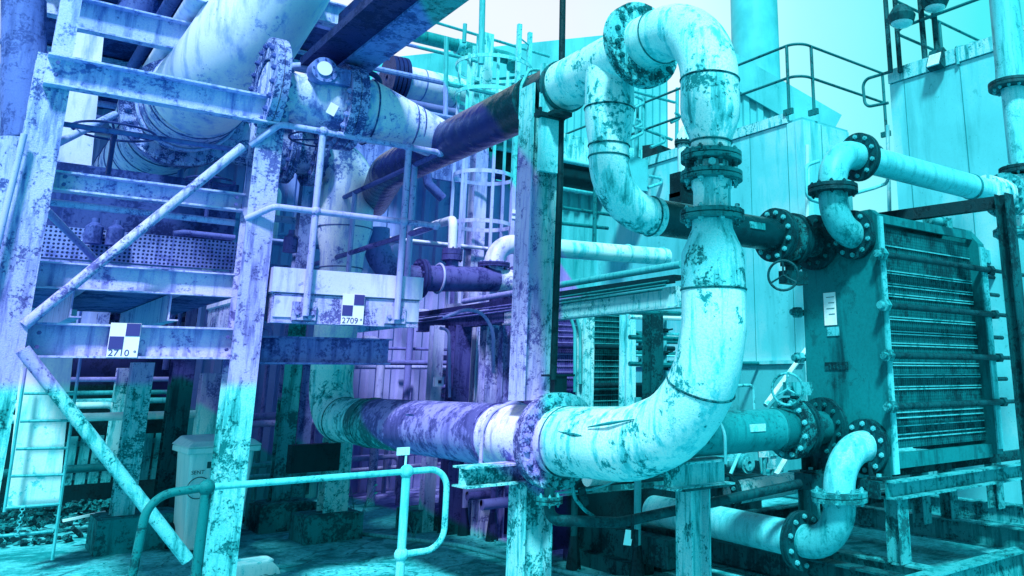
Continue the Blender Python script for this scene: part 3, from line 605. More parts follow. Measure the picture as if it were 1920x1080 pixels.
# near port pipes
YQ = 4.0
t = thing('elbow_pipe', 'smooth C-shaped double elbow from the upper near port to the overhead pipe', 'pipe', (5.1, YQ, 3.0))
part(t, 'lower_elbow', 'teal_pipe', lambda b: b.tube([(5.34, YQ, 2.74), (5.08, YQ, 2.74), (5.08, YQ, 3.06)], .115, .245, 32))
part(t, 'upper_elbow', 'smooth', lambda b: b.tube([(5.08, YQ, 3.07), (5.08, YQ, 3.40), (5.42, YQ, 3.40)], .115, .29, 32))
flange(t, (5.315, YQ, 2.74), XU, .195, .115, .045, 10, 'flange_dark', .019, 'bolt', pcd=.163)
flange(t, (5.08, YQ, 3.075), ZU, .195, .115, .055, 10, 'flange_dark', .017, 'flange_dark', pcd=.163)
flange(t, (5.44, YQ, 3.40), XU, .20, .115, .05, 10, 'flange_dark', .019, 'bolt', pcd=.165)
t = thing('overhead_pipe', 'pale overhead pipe running right above the exchanger to a tee', 'pipe', (6.6, YQ, 3.4))
part(t, 'pipe', 'smooth', lambda b: b.tube([(5.47, YQ, 3.40), (7.9, YQ, 3.40)], .118, 0, 32))
part(t, 'joint_band', 'pipe_mid', lambda b: b.ring((7.17, YQ, 3.40), XU, .126, .11, .03))
part(t, 'tee', 'pipe_worn', lambda b: b.tube([(7.45, YQ, 3.40), (8.6, YQ, 3.40)], .16, 0, 32).tube([(8.05, YQ, 3.2), (8.05, YQ, 3.05)], .15, 0, 28).tube([(8.22, YQ, 3.40), (8.22, YQ, 3.66)], .15, 0, 28))
flange(t, (8.0, YQ, 3.05), ZU, .24, .15, .05, 12, 'beam_mid', .018, 'bolt')
flange(t, (7.80, YQ, 3.40), XU, .23, .15, .05, 12, 'beam_mid', .018, 'bolt')
t = thing('vertical_pipe', 'tall smooth upright pipe at the right edge with two dark flanges', 'pipe', (8.22, YQ, 3.7))
part(t, 'lower_pipe', 'smooth', lambda b: b.tube([(8.22, YQ, 3.74), (8.22, YQ, 4.62)], .125, 0, 32))
part(t, 'upper_pipe', 'teal_pipe', lambda b: b.tube([(8.22, YQ, 4.70), (8.22, YQ, 4.85), (8.25, YQ, 6.2)], [.17, .16, .155], 0, 32))
flange(t, (8.22, YQ, 4.66), ZU, .25, .13, .06, 12, 'flange_dark', .02, 'bolt')
flange(t, (8.22, YQ, 3.72), ZU, .23, .13, .06, 12, 'flange_dark', .018, 'bolt')
t = thing('elbow_pipe', 'smooth S-shaped pipe dropping from the lower near port to the floor line', 'pipe', (4.97, YQ, .5))
part(t, 'upper_elbow', 'smooth', lambda b: b.tube([(5.33, YQ, 1.14), (4.97, YQ, 1.14), (4.97, YQ, .83)], .115, .30, 32))
part(t, 'lower_elbow', 'teal_pipe', lambda b: b.tube([(4.97, YQ, .80), (4.97, YQ, .48), (4.97, 4.34, .48)], .115, .30, 32))
flange(t, (5.315, YQ, 1.14), XU, .20, .115, .045, 10, 'flange_dark', .019, 'bolt', pcd=.165)
flange(t, (4.97, YQ, .82), ZU, .20, .115, .06, 10, 'beam_mid', .018, 'bolt', pcd=.165)
t = thing('floor_pipe', 'pale pipe lying low behind the valve post, flanged to the drop elbow', 'pipe', (4.97, 5, .48))
part(t, 'pipe', 'smooth', lambda b: b.tube([(4.97, 4.40, .48), (4.97, 5.35, .50), (4.97, 5.6, .50), (4.97, 6.1, .50)], .125, 0, 28))
flange(t, (4.97, 4.37, .48), YU, .205, .115, .055, 10, 'flange_dark', .018, 'bolt', pcd=.168)
t = thing('floor_pipe', 'second pale low pipe, rough topped, above and behind the first', 'pipe', (5.4, 5.6, .8))
part(t, 'pipe', 'pipe', lambda b: b.tube([at(1370, 925, 'y', 5.6), at(1530, 898, 'y', 5.6)], .10, 0, 24))
p_ = at(1362, 925, 'y', 5.6); flange(t, p_, XU, .17, .1, .05, 8, 'flange_dark', .018, 'bolt')
# table
t = thing('steel_table', 'steel table frame under the exchanger with streaked front channel', 'frame', (6.3, 4.2, .36))
part(t, 'front_channel', 'beam_mid', lambda b: b.beam((5.22, 3.74, .86), (8.3, 3.74, .86), .09, .125, 'C', ZU, .012))
part(t, 'rear_channel', 'beam_mid', lambda b: b.beam((5.22, 4.66, .86), (8.3, 4.66, .86), .09, .125, 'D', ZU, .012))
part(t, 'end_channel', 'beam_dark', lambda b: b.beam((5.22, 3.80, .86), (5.22, 4.60, .86), .09, .12, 'C', ZU, .012))
part(t, 'inner_bar', 'beam_dark', lambda b: b.bb((5.5, 3.9, .92), (7.9, 3.96, 1.0)))
for x, y in ((5.36, 3.80), (5.36, 4.62), (7.35, 3.80), (7.35, 4.62), (6.9, 4.62), (8.2, 4.62)):
    part(t, 'leg', 'beam_mid', lambda b: b.beam((x, y, .36), (x, y, .80), .12, .12, 'H', YU, .01))
t = thing('skid_frame', 'low flanged steel skid on the floor, bright worn upper edges', 'frame', (6.2, 5, 0))
part(t, 'front_beam', 'beam_mid', lambda b: b.beam((5.05, 3.48, .26), (9.0, 3.48, .26), .14, .20, 'H', ZU, .014))
for x, y1 in ((5.05, 6.6), (5.40, 5.8), (7.35, 6.2), (8.6, 6.2)):
    part(t, 'long_beam', 'beam_mid' if x > 5.2 else 'beam_dark', lambda b: b.beam((x, 3.56, .258), (x, y1, .258), .12, .196, 'H', ZU, .014))
part(t, 'rear_beam', 'beam_dark', lambda b: b.beam((5.05, 6.2, .255), (9.0, 6.2, .255), .14, .19, 'H', ZU, .014))
for x, y in ((5.1, 3.6), (5.1, 6.1), (7.3, 3.7), (7.3, 6.0), (8.6, 3.7)): part(t, 'packing_block', 'conc_dark', lambda b: b.bb((x-.12, y-.1, 0), (x+.12, y+.1, .158)))
t = MB().bb((5.5, 3.6, .004), (9.5, 6.1, .06)).build('floor_slab', 'ground'); struct(t)
t = thing('support_frame', 'dark goalpost frame of angle steel in front of the exchanger right side', 'frame', (6.4, 3.3, 0))
part(t, 'post', 'beam_dark', lambda b: b.beam((6.42, 3.3, 0), (6.42, 3.3, 3.10), .13, .10, 'H', YU, .012))
part(t, 'arm', 'black', lambda b: b.beam((6.47, 3.3, 3.05), (6.0, 4.75, 3.0), .08, .10, 'C', ZU, .01))
# stub up from right: cable tray behind the exchanger
t = thing('cable_tray', 'dark cable tray running behind the exchanger at the right edge', 'tray', (10, 5.2, 2.5))
part(t, 'tray', 'beam_mid', lambda b: b.bb((7.2, 5.2, 3.0), (11.5, 5.24, 3.16)).bb((7.2, 5.24, 3.0), (11.5, 5.5, 3.02)))
part(t, 'cable', 'black', lambda b: [b.tube([(7.2, 5.18, 2.92-.05*k), (11.5, 5.18, 2.92-.05*k)], .022, 0, 8) for k in range(3)])

# ================================================================== WHITE CLAD BOXES AT RIGHT
def clad(name, label, x0, y0, x1, y1, z1, seams_x, seams_y, zmid, rim=.16):
    t = thing(name, label, 'building', ((x0+x1)/2, (y0+y1)/2, 0))
    part(t, 'side_wall', 'panel', lambda b: b.bb((x0, y0+.004, .02), (x0+.05, y1, z1-.01)))
    part(t, 'front_wall', 'panel_side', lambda b: b.bb((x0+.004, y0, .02), (x1, y0+.05, z1-.01)))
    part(t, 'roof', 'roof', lambda b: b.bb((x0+.02, y0+.02, z1-.009), (x1, y1, z1+.03)))
    part(t, 'roof_trim', 'beam', lambda b: b.bb((x0-.03, y0+.30, z1-.0), (x0+.04, y1, z1+rim)))
    part(t, 'corner_trim', 'panel', lambda b: b.bb((x0-.012, y0-.012, .02), (x0+.15, y0-.002, z1-.02)).bb((x0-.012, y0-.002, .02), (x0-.002, y0+.15, z1-.02)))
    for yy in seams_y: part(t, 'panel_joint', 'seam', lambda b: b.bb((x0-.006, yy-.004, .02), (x0+.002, yy+.004, z1-.02)))
    for xx in seams_x: part(t, 'panel_joint', 'seam', lambda b: b.bb((xx-.008, y0-.006, .02), (xx+.008, y0+.002, z1-.02)))
    if zmid:
        part(t, 'waist_trim', 'panel_side', lambda b: b.bb((x0-.05, y0+.16, zmid), (x0-.014, y1, zmid+.05)))
        part(t, 'lower_panel', 'shed_mid', lambda b: b.bb((x0-.01, y0+.16, .03), (x0-.007, y1, zmid-.01)))
    return t
c = at(1505, 222, 'x', 9.2)
clad('clad_building', 'white clad box building in the middle right, railed roof, waist trim', c.x, c.y, c.x+1.1, c.y+7, c.z, [c.x+.42], [c.y+1.1, c.y+.32, c.y+2.3], 1.83)
c2_ = at(1668, 158, 'x', 9.63)
clad('clad_tank_house', 'tall plain clad tank house at the right edge with lamps on its roof', c2_.x, c2_.y-7, c2_.x+6, c2_.y, c2_.z, [], [c2_.y-.24, c2_.y-1.1, c2_.y-2.2], 0, .2)
# roof handrails
def railrun(label, pts, posts_at, zb, dark='rail_dark', hgt=1.1, r=.022):
    t = thing('roof_handrail', label, 'handrail', (*pts[0][:2], zb))
    for nm, h in (('top_rail', hgt), ('mid_rail', hgt*.52)):
        part(t, nm, dark, lambda b: b.tube([(p[0], p[1], zb+h) for p in pts], r, .25, 10))
    for p in posts_at:
        po = part(t, 'post', dark, lambda b: b.cyl((p[0], p[1], zb-.02), (p[0], p[1], zb+hgt), r*1.15, 10))
        MB().box((p[0]-.02, p[1], zb+.02), (.04, .18, .09)).build('base_bracket', 'bolt_dark', po)
    return t
x, y, z = c.x, c.y, c.z
railrun('dark roof handrail around the middle clad building', [(x-.01, y+7), (x-.01, y+.02), (x+2.2, y+.02)], [(x-.01, y+.25), (x+.30, y+.02), (x+2.15, y+.02), (x-.01, y+2.1), (x-.01, y+4)], z+.14)
x, y, z = c2_.x, c2_.y, c2_.z
t = railrun('dark roof handrail along the edge of the tall tank house', [(x+2.6, y-.1), (x-.02, y-.1), (x-.02, y-6)], [(x-.02, y-1.85), (x-.02, y-4), (x+1.3, y-.1), (x+2.5, y-.1)], z+.2)
rod('rail_loop', 'small looped handrail end between the two clad buildings', 'handrail', [at(1668, 135, 'x', 9.5), at(1617, 150, 'x', 9.5), at(1622, 201, 'x', 9.5), at(1665, 193, 'x', 9.5)], .022, 'rail_dark', .12)
t = thing('lamp_mast', 'pair of dark poles with a floodlight on the tank house roof', 'lamp', (x, y, z))
for px in (1675, 1693):
    a = far(px-4, 150, 11.6); part(t, 'pole', 'beam_dark', lambda b: b.cyl((a.x, a.y, z+.1), (a.x, a.y, z+2.2), .035, 10))
a = far(1690, 28, 11.4); lh = part(t, 'lamp_head', 'beam_dark', lambda b: b.tube([a+V((0, 0, .12)), a+V((0, 0, -.02)), a+V((0, 0, -.12))], [.10, .19, .16], 0, 20))
MB().sphere(a+V((0, 0, -.12)), .15, 16, (1, 1, .4)).build('lens', 'glass', lh)
t = thing('lamp_mast', 'second pair of poles with a lamp cut by the top edge', 'lamp', (x+.6, y-.6, z))
for px in (1738, 1762):
    a = far(px-2, 130, 11.4); part(t, 'pole', 'beam_dark', lambda b: b.cyl((a.x, a.y, z+.1), (a.x, a.y, z+2.4), .04, 10))
a = far(1752, 2, 11.4); lh = part(t, 'lamp_head', 'beam_dark', lambda b: b.tube([a+V((0, 0, .14)), a+V((0, 0, 0)), a+V((0, 0, -.10))], [.12, .20, .15], 0, 20))
MB().sphere(a+V((0, 0, -.10)), .14, 16, (1, 1, .4)).build('lens', 'glass', lh)
t = thing('roof_floodlight', 'squat dark floodlight tilted on the tank house roof edge', 'lamp', far(1755, 115, 11.2))
a = far(1757, 112, 11.2); part(t, 'housing', 'beam_dark', lambda b: b.box(a, (.12, .22, .28), Matrix.Rotation(R_(25), 3, 'Y'))); part(t, 'lens', 'glass', lambda b: b.box(a-V((.075, 0, .02)), (.02, .18, .2), Matrix.Rotation(R_(25), 3, 'Y')))
t = thing('roof_gear', 'small pipe stubs and brackets on the tank house roof', 'fitting', far(1810, 105, 11))
for px, py in ((1795, 108), (1822, 100)):
    a = far(px, py, 11); part(t, 'bracket', 'beam_mid', lambda b: b.tube([a-ZU*.1, a+ZU*.15, a+ZU*.15+V((.2, -.2, 0)), a-ZU*.1+V((.2, -.2, 0))], .025, .03, 8))
# wall pipes on the front of the middle box
for k, (pts, lab) in enumerate((([(1514, 480), (1514, 272)], 'pale upright conduit on the shaded face of the clad building, left one'), ([(1668, 400), (1664, 235)], 'pale upright conduit at the joint between both clad buildings'))):
    rod('wall_conduit', lab, 'conduit', [at(*p, 'y', 7.3) for p in pts], .03, 'clean')
rod('wall_handrail', 'bent pale rail beside the C-shaped elbow, on the clad wall', 'handrail', [at(1535, 302, 'y', 7.0), at(1512, 310, 'y', 7.0), at(1513, 372, 'y', 7.0), at(1535, 379, 'y', 7.0)], .025, 'rail', .1)
rod('wall_handrail', 'bent pale rail crossing under the overhead pipe, on the clad wall', 'handrail', [at(1590, 366, 'y', 7.0), at(1638, 353, 'y', 7.0), at(1665, 343, 'y', 7.0), at(1664, 300, 'y', 7.0), at(1650, 273, 'y', 7.0), at(1630, 278, 'y', 7.0)], .025, 'rail', .15)

# ================================================================== FAR SHED, CHIMNEY
A, B, C2 = far(740, 112, 25), far(1285, 55, 25), far(1560, 215, 25)
t = thing('factory_shed', 'large pale corrugated factory shed with shallow gable behind everything', 'building', (A.x, A.y, 0))
B = V((B.x, B.y, B.z)); dA = V((B.x-A.x, B.y-A.y, 0))
nrm = V((-.6, -.8, 0))
def top_h(p):
    if (p-V((A.x, A.y, 0))).length < dA.length: return A.z+(B.z-A.z)*((p-V((A.x, A.y, 0))).length/dA.length)-.9
    return B.z-.9
part(t, 'wall', 'shed', lambda b: b.sheet((A.x, A.y, 0), (B.x, B.y, 0), top_h, .42, .09, nrm))
D2 = V((C2.x, C2.y, 0)); LB = (D2-V((B.x, B.y, 0))).length
part(t, 'side_wall', 'shed', lambda b: b.sheet((B.x, B.y, 0), (D2.x, D2.y, 0), lambda p: B.z+(C2.z-B.z)*((p-V((B.x, B.y, 0))).length/LB)-.9, .42, .09, nrm))
part(t, 'fascia', 'roof', lambda b: b.prism([(-.05, -.5), (.05, -.5), (.05, .5), (-.05, .5)], A+nrm*.15-ZU*.5, B+nrm*.15-ZU*.5, ZU))
part(t, 'side_fascia', 'roof', lambda b: b.prism([(-.05, -.5), (.05, -.5), (.05, .5), (-.05, .5)], B+nrm*.15-ZU*.5, C2+nrm*.15-ZU*.5, ZU))
G = A+V((-2.8, 2.4, -1.7))
part(t, 'hip', 'roof', lambda b: b.prism([(-.3, -.35), (.3, -.35), (.3, .35), (-.3, .35)], A-ZU*.35, G, ZU))
part(t, 'return_wall', 'shed_mid', lambda b: b.sheet((G.x-6, G.y+4, 0), (A.x, A.y, 0), G.z-1, .42, .07, nrm))
# chimney
a, b_ = far(1372, 100, 44), far(1461, 100, 44); cc = (a+b_)/2; rr = (b_-a).length/2
t = thing('chimney', 'wide white smooth chimney rising behind the shed', 'chimney', (cc.x, cc.y, 0))
part(t, 'shaft', 'chimney', lambda b: b.tube([(cc.x, cc.y, 0), (cc.x, cc.y, 40)], [rr*1.03, rr*.97], 0, 48))
part(t, 'band', 'panel', lambda b: b.ring((cc.x, cc.y, 13), ZU, rr*1.03, rr*.9, .25))

# violet corrugated building in the middle distance
t = thing('corrugated_building', 'dark-topped corrugated building behind the centre column and white pipe', 'building', (9, 13, 0))
part(t, 'wall', 'shed_mid', lambda b: b.sheet((2.5, 13.0, 0), (12.6, 13.0, 0), 5.1, .24, .05, -YU))
part(t, 'eaves_beam', 'beam', lambda b: b.bb((6.5, 12.6, 5.62), (13, 12.75, 6.1)))
part(t, 'gutter', 'black', lambda b: b.bb((6.5, 12.7, 5.1), (13, 12.95, 5.6)))
part(t, 'eaves_tube', 'rail', lambda b: b.cyl((6.6, 12.5, 5.55), (12.8, 12.5, 5.55), .05))
part(t, 'louvre', 'black', lambda b: [b.bb((5.9, 12.90-.02*(k % 2), .4+.12*k), (8.6, 12.94-.02*(k % 2), .46+.12*k)) for k in range(14)])
part(t, 'low_annex', 'beam_mid', lambda b: b.bb((2.4, 12.0, 4.7), (6.4, 12.06, 5.3)))
t = thing('corrugated_building', 'pale corrugated wall with dark louvres seen left of the riser pipe', 'building', (1.8, 14.5, 0))
part(t, 'wall', 'shed_mid', lambda b: b.sheet((-3, 14.5, 0), (5.5, 14.5, 0), 6.0, .22, .05, -YU))
part(t, 'louvre', 'black', lambda b: [b.bb((1.5, 14.36-.03*(k % 2), 1.2+.13*k), (5.2, 14.42-.03*(k % 2), 1.27+.13*k)) for k in range(18)])
part(t, 'louvre_frame', 'beam_mid', lambda b: [b.bb((x, 14.28, 1.0), (x+.14, 14.34, 3.8)) for x in (1.5, 2.6, 3.9, 5.1)])
t = MB().bb((-3, 13.6, 0), (5.6, 13.72, 2.05)).build('block_wall', 'black'); tag(t, 'blockwork wall behind the wheeled bin, coloured black as deep shade', 'wall')  # black puts the deep shade under the rack into the wall colour
t = MB().bb((5.6, 10.6, 0), (9.3, 10.72, 1.5)).build('block_wall', 'black'); tag(t, 'low wall behind the low pipes in the centre, shade painted in as black', 'wall')  # wall colour is black to paint in the shade behind the pipes

# caged ladder
cx, cy = at(907, 335, 'y', 10.5).x, 10.5
t = thing('caged_ladder', 'tall pale ladder with hoops rising behind the taped header', 'ladder', (cx+.5, cy, 0))
for z, rr in ((2.6, .42), (3.75, .42), (4.45, .43), (5.65, .54), (6.12, .56)): part(t, 'hoop', 'smooth', lambda b: b.ring((cx+(rr-.42)*.6, cy, z), ZU, rr, rr-.012, .055, 36))
for a in (20, 100, 150, 200, 260): part(t, 'cage_bar', 'smooth', lambda b: b.bb((cx+.42*math.cos(R_(a))-.02, cy+.42*math.sin(R_(a))-.01, 2.5), (cx+.42*math.cos(R_(a))+.02, cy+.42*math.sin(R_(a))+.01, 6.2)))
for s in (-.14, .14): part(t, 'stile', 'rail', lambda b: b.bb((cx+.46+s-.03, cy-.2+s*.6-.03, .2), (cx+.46+s+.03, cy-.2+s*.6+.03, 6.8)))
for k in range(22): part(t, 'rung', 'rail', lambda b: b.cyl((cx+.32, cy-.284, .5+k*.29), (cx+.60, cy-.116, .5+k*.29), .013, 6))
part(t, 'back_column', 'beam', lambda b: b.beam((cx+.22, cy+.6, 0), (cx+.22, cy+.6, 6.9), .2, .2, 'H', YU, .014))
rod('tall_mast', 'slender pale mast rising into the sky above the ladder cage', 'pole', [at(902, 120, 'y', 10.4), at(905, -20, 'y', 10.4)], .045, 'galv')

# scaffold tubes at the upper centre
sc = [((770, 28), (1030, 106), 11.6, .025, 'highest scaffold tube against the sky'),
      ((715, 72), (1180, 135), 11.0, .035, 'scaffold tube crossing below the blue pipe') if 0 else ((715, 72), (895, 115), 11.0, .028, 'scaffold tube ending at the mast foot'),
      ((678, 100), (730, 110), 11.0, .028, 'short scaffold tube left of the lagged pipe'),
      ((655, 118), (940, 178), 10.6, .04, 'thicker pale rail below the scaffold tubes'),
      ((750, 203), (850, 222), 10.2, .035, 'lowest pale rail just above the header bend'),
      ((1180, 232), (1260, 262), 11.5, .03, 'scaffold tube crossing between pipe limbs'),
      ((1165, 318), (1230, 330), 11.5, .035, 'low pale scaffold tube by the grey plinth'),
      ((1165, 165), (1265, 192), 11.5, .03, 'upper scaffold tube seen through the loop'),
      ((1045, 352), (1150, 370), 11.2, .035, 'pale tube across the corrugated wall beside the pole'),
      ((1045, 388), (1160, 405), 11.2, .03, 'dark tube across the corrugated wall beside the pole'),
      ((1045, 418), (1140, 428), 11.2, .03, 'lower dark tube across the corrugated wall')]
for a, b2, y, r, lab in sc:
    rod('scaffold_tube', lab, 'scaffold tube', [at(*a, 'y', y), at(*b2, 'y', y)], r, 'galv' if 'dark' not in lab else 'rail_dark', 0, 8)
for px, p0, p1, y, lab in ((835, 70, 225, 10.5, 'upright scaffold post left of the ladder cage'), (870, 45, 80, 11.5, 'short scaffold upright below the top tube'), (1114, 350, 470, 11.1, 'dark upright scaffold tube on the corrugated wall'), (1268, 165, 330, 11.3, 'pale upright tube seen inside the loop'), (1192, 225, 300, 11.3, 'thin upright tube inside the loop, left one'), (1205, 178, 240, 11.6, 'thin upright tube inside the loop, upper one')):
    rod('scaffold_post', lab, 'scaffold tube', [at(px, p1, 'y', y), at(px+2, p0, 'y', y)], .035, 'galv' if 'dark' not in lab else 'rail_dark', 0, 8)
for k, (a, m_, b2, lab) in enumerate((((1190, 180), (1214, 190), (1190, 202), 'upper bent scaffold brace in the loop'), ((1190, 240), (1214, 230), (1192, 224), 'middle bent scaffold brace in the loop'), ((1180, 262), (1215, 245), (1190, 238), 'lower bent scaffold brace in the loop'), ((1258, 230), (1282, 218), (1266, 212), 'bent scaffold brace near the white hood'), ((1215, 352), (1256, 338), (1216, 330), 'bent brace beside the valve actuator'), ((1220, 276), (1256, 262), (1240, 256), 'bent brace above the dark chute'))):
    rod('scaffold_brace', lab, 'scaffold tube', [at(*a, 'y', 11.0), at(*m_, 'y', 11.0), at(*b2, 'y', 11.0)], .028, 'galv', .05, 8)
# blue pipe against the sky, lagged pipe below
t = thing('sky_pipe', 'smooth mid-blue pipe against the sky, bent down at its right end', 'pipe', at(870, 90, 'y', 12))
part(t, 'pipe', 'pipe_mid', lambda b: b.tube([at(720, 52, 'y', 12), at(965, 112, 'y', 12), at(962, 126, 'y', 11.7)], .11, .12, 20))
part(t, 'joint_band', 'rail', lambda b: b.ring(at(862, 88, 'y', 12), XU, .13, .1, .12))
t = thing('lagged_pipe', 'fat pale lagged pipe below the scaffold tubes', 'pipe', at(850, 180, 'y', 11.8))
part(t, 'pipe', 'clean', lambda b: b.tube([at(735, 148, 'y', 11.8), at(1000, 205, 'y', 11.8)], .25, 0, 28))
part(t, 'blind_flange', 'black', lambda b: [b.ring(at(728+k*8, 147+k*1.5, 'y', 11.8), XU, .36, .05, .05) for k in range(4)])
for px in (790, 850, 905): part(t, 'band', 'seam', lambda b: b.ring(at(px, 148+(px-735)*.215, 'y', 11.8), XU, .254, .24, .02))
part(t, 'carrier_beam', 'shed_mid', lambda b: b.prism([(-.1, -.35), (.1, -.35), (.1, .35), (-.1, .35)], at(700, 178, 'y', 12.3), at(1000, 240, 'y', 12.3), ZU))
t = thing('steel_post', 'pale post behind the ladder cage carrying the blue pipe', 'column', at(893, 200, 'y', 11.5))
part(t, 'post', 'beam', lambda b: b.beam(at(893, 215, 'y', 11.5), at(893, 90, 'y', 11.5), .2, .16, 'H', YU, .014)); part(t, 'arm', 'beam_mid', lambda b: b.beam(at(862, 105, 'y', 11.5), at(893, 92, 'y', 11.5), .06, .1, 'R'))

# middle distance: pipes around the second exchanger
t = thing('manifold_pipe', 'dark horizontal manifold behind the platform, nozzle on top', 'pipe', (4.7, 9.4, 2.8))
part(t, 'pipe', 'pipe_dark', lambda b: b.tube([at(795, 522, 'y', 9.4), at(930, 524, 'y', 9.4)], .155, 0, 28))
part(t, 'end_sleeve', 'pipe', lambda b: b.tube([at(928, 524, 'y', 9.4), at(958, 528, 'y', 9.4)], .15, 0, 28))
part(t, 'branch', 'pipe_dark', lambda b: b.tube([at(848, 505, 'y', 9.4), at(848, 480, 'y', 9.4)], .075, 0, 20))
flange(t, at(848, 478, 'y', 9.4), ZU, .125, .07, .13, 8, 'flange_dark', .014, 'flange_dark')
flange(t, at(965, 530, 'y', 9.4), XU, .21, .13, .07, 10, 'flange_white', .02, 'bolt_dark')
a = at(822, 522, 'y', 9.4); part(t, 'u_bolt', 'rail', lambda b: b.torus(a, XU, .175, .014, 28, 6))
rod('bent_pipe', 'small pale bent pipe rising from the manifold nozzle and turning left', 'pipe', [at(848, 470, 'y', 9.4), at(850, 412, 'y', 9.4), at(820, 420, 'y', 10.6), at(730, 455, 'y', 12.2)], .055, 'clean', .12)
t = thing('curved_pipe', 'grey elbow pipe curving from behind the riser into the manifold', 'pipe', at(720, 480, 'y', 9.6))
part(t, 'pipe', 'pipe_mid', lambda b: b.tube([at(706, 430, 'y', 9.6), at(706, 520, 'y', 9.55), at(790, 522, 'y', 9.4)], .15, .45, 28))
flange(t, at(788, 522, 'y', 9.4), XU, .23, .14, .07, 12, 'flange_dark', .018, 'bolt_dark')
t = thing('white_pipe', 'clean white pipe from a flanged elbow running right behind the column', 'pipe', (5, 9.5, 3.3))
part(t, 'pipe', 'clean', lambda b: b.tube([at(926, 494, 'y', 9.4), at(930, 455, 'y', 9.4), at(1000, 462, 'y', 9.4), at(1250, 482, 'y', 9.4)], .125, [0, .38, 0, 0], 28))
part(t, 'branch', 'smooth', lambda b: b.tube([at(928, 524, 'y', 9.4), at(926, 498, 'y', 9.4)], .115, 0, 24))
flange(t, at(926, 497, 'y', 9.4), ZU, .20, .12, .05, 12, 'flange_dark', .016, 'bolt')
for px in (1176, 1240): part(t, 'joint_band', 'beam', lambda b: b.ring(at(px, 475+(px-1176)*.08, 'y', 9.4), XU, .135, .12, .02))
t = thing('cable_tray_beam', 'dark beam with cable trays receding behind the centre column', 'beam', (4.5, 7.5, 2.3))
part(t, 'tray', 'black', lambda b: b.bb((4.42, 5.15, 2.44), (4.58, 10.2, 2.47)).bb((4.42, 5.15, 2.40), (4.435, 10.2, 2.44)))
part(t, 'beam', 'beam_speck', lambda b: b.bb((4.46, 5.13, 2.22), (4.48, 8.0, 2.38)).bb((4.44, 5.13, 2.205), (4.56, 8.0, 2.219)), 'speckled pale right stretch of the beam')
part(t, 'far_beam', 'beam_dark', lambda b: b.bb((4.46, 8.0, 2.24), (4.48, 10.2, 2.38)).bb((4.44, 8.0, 2.225), (4.56, 10.2, 2.239)))
part(t, 'cable', 'rail_dark', lambda b: [b.tube([(4.40-.03*k, 5.2, 2.42-.035*k), (4.40-.03*k, 7.6, 2.40-.035*k), (4.42, 10.1, 2.40-.03*k)], .012, .3, 6) for k in range(3)])
rod('conduit_pipe', 'grey conduit rising gently just above the cable tray', 'conduit', [(4.5, 9.05, 2.53), (4.5, 5.15, 2.56)], .032, 'galv', 0, 10)
for k, (pts, lab) in enumerate(((((830, 596), (872, 580), (905, 585), (925, 620), (925, 700)), 'pale cable looping off the tray left of the column'), (((1045, 568), (1075, 575), (1088, 620), (1088, 720)), 'pale cable bundle curving down right of the pole'), (((1045, 575), (1066, 582), (1078, 620), (1078, 735)), 'second cable curving down right of the pole'))):
    rod('cable_loop', lab, 'cable', [at(*p, 'y', 7.6) for p in pts], .018, 'galv', .25, 8)
# channel posts below the tray
for px, wd, m_, y, lab in ((807, .13, 'beam', 9.3, 'pale slotted channel post under the platform corner'), (852, .20, 'beam_dark', 9.0, 'broad dark post on a concrete plinth under the tray'), (889, .12, 'beam_rust', 9.2, 'narrow rusty channel post right of the dark post'), (897+14, .17, 'beam_rust', 8.6, 'flaking post pair behind the centre, left one'), (940, .10, 'beam_mid', 8.4, 'slotted grey post left of the centre column'), (1097, .14, 'beam_speck', 7.6, 'speckled channel post right of the thin pole'), (1179, .16, 'beam', 9.0, 'plain pale post at the right side of the second exchanger'), (1228, .17, 'beam_dark', 7.4, 'dark post behind the large bend')):
    b0, b1 = at(px-4, 900, 'y', y), at(px, 610 if px < 1000 else 590, 'y', y)
    column(b0.x, y, 0, b1.z, wd, lab, m_, YU if wd > .12 else XU, False)
rod('conduit_drop', 'thin pale conduit bent down beside the broad dark post', 'conduit', [at(825, 615, 'y', 8.7), at(842, 618, 'y', 8.7), at(843, 745, 'y', 8.7)], .018, 'galv', .08, 8)
t = thing('switch_box', 'small pale square switch box on the post above the taped pipe', 'box', at(822, 716, 'y', 8.8))
a = at(822, 716, 'y', 8.8); part(t, 'case', 'clean', lambda b: b.box(a, (.10, .06, .10))); part(t, 'switch', 'black', lambda b: b.box(a-V((0, .035, 0)), (.035, .012, .035)))
t = thing('concrete_plinth', 'dark concrete plinth under the broad dark post', 'plinth', (4.57, 9.5, 0)); part(t, 'block', 'conc', lambda b: b.bb((4.15, 9.25, 0), (4.75, 9.75, .22)))
# second exchanger
t = thing('heat_exchanger', 'second dark plate heat exchanger behind the thin pole', 'heat exchanger', (6.6, 9.3, 1))
part(t, 'plate_pack', 'pack', lambda b: [b.bb((5.6+k*.016, 9.3+(k % 2)*.008, 1.1), (5.612+k*.016, 10.2, 2.62)) for k in range(90)])
for z in [1.2+.075*k for k in range(19)]: part(t, 'edge_strip', 'galv', lambda b: b.bb((5.6, 9.285, z-.004), (7.0, 9.295, z+.004)))
for z in (1.55, 2.05): part(t, 'tie_rod', 'black', lambda b: b.cyl((5.4, 9.22, z), (7.9, 9.22, z), .035, 10))
part(t, 'end_plate', 'beam_mid', lambda b: b.bb((7.05, 9.2, 1.0), (7.14, 10.3, 2.75)))
part(t, 'front_plate', 'beam_dark', lambda b: b.bb((5.50, 9.2, 1.0), (5.58, 10.3, 2.75)))
part(t, 'stand', 'beam_dark', lambda b: b.bb((5.5, 9.25, .85), (7.2, 9.35, .95)).bb((5.5, 9.25, 0), (5.6, 9.35, .85)).bb((7.0, 9.25, 0), (7.1, 9.35, .85)))
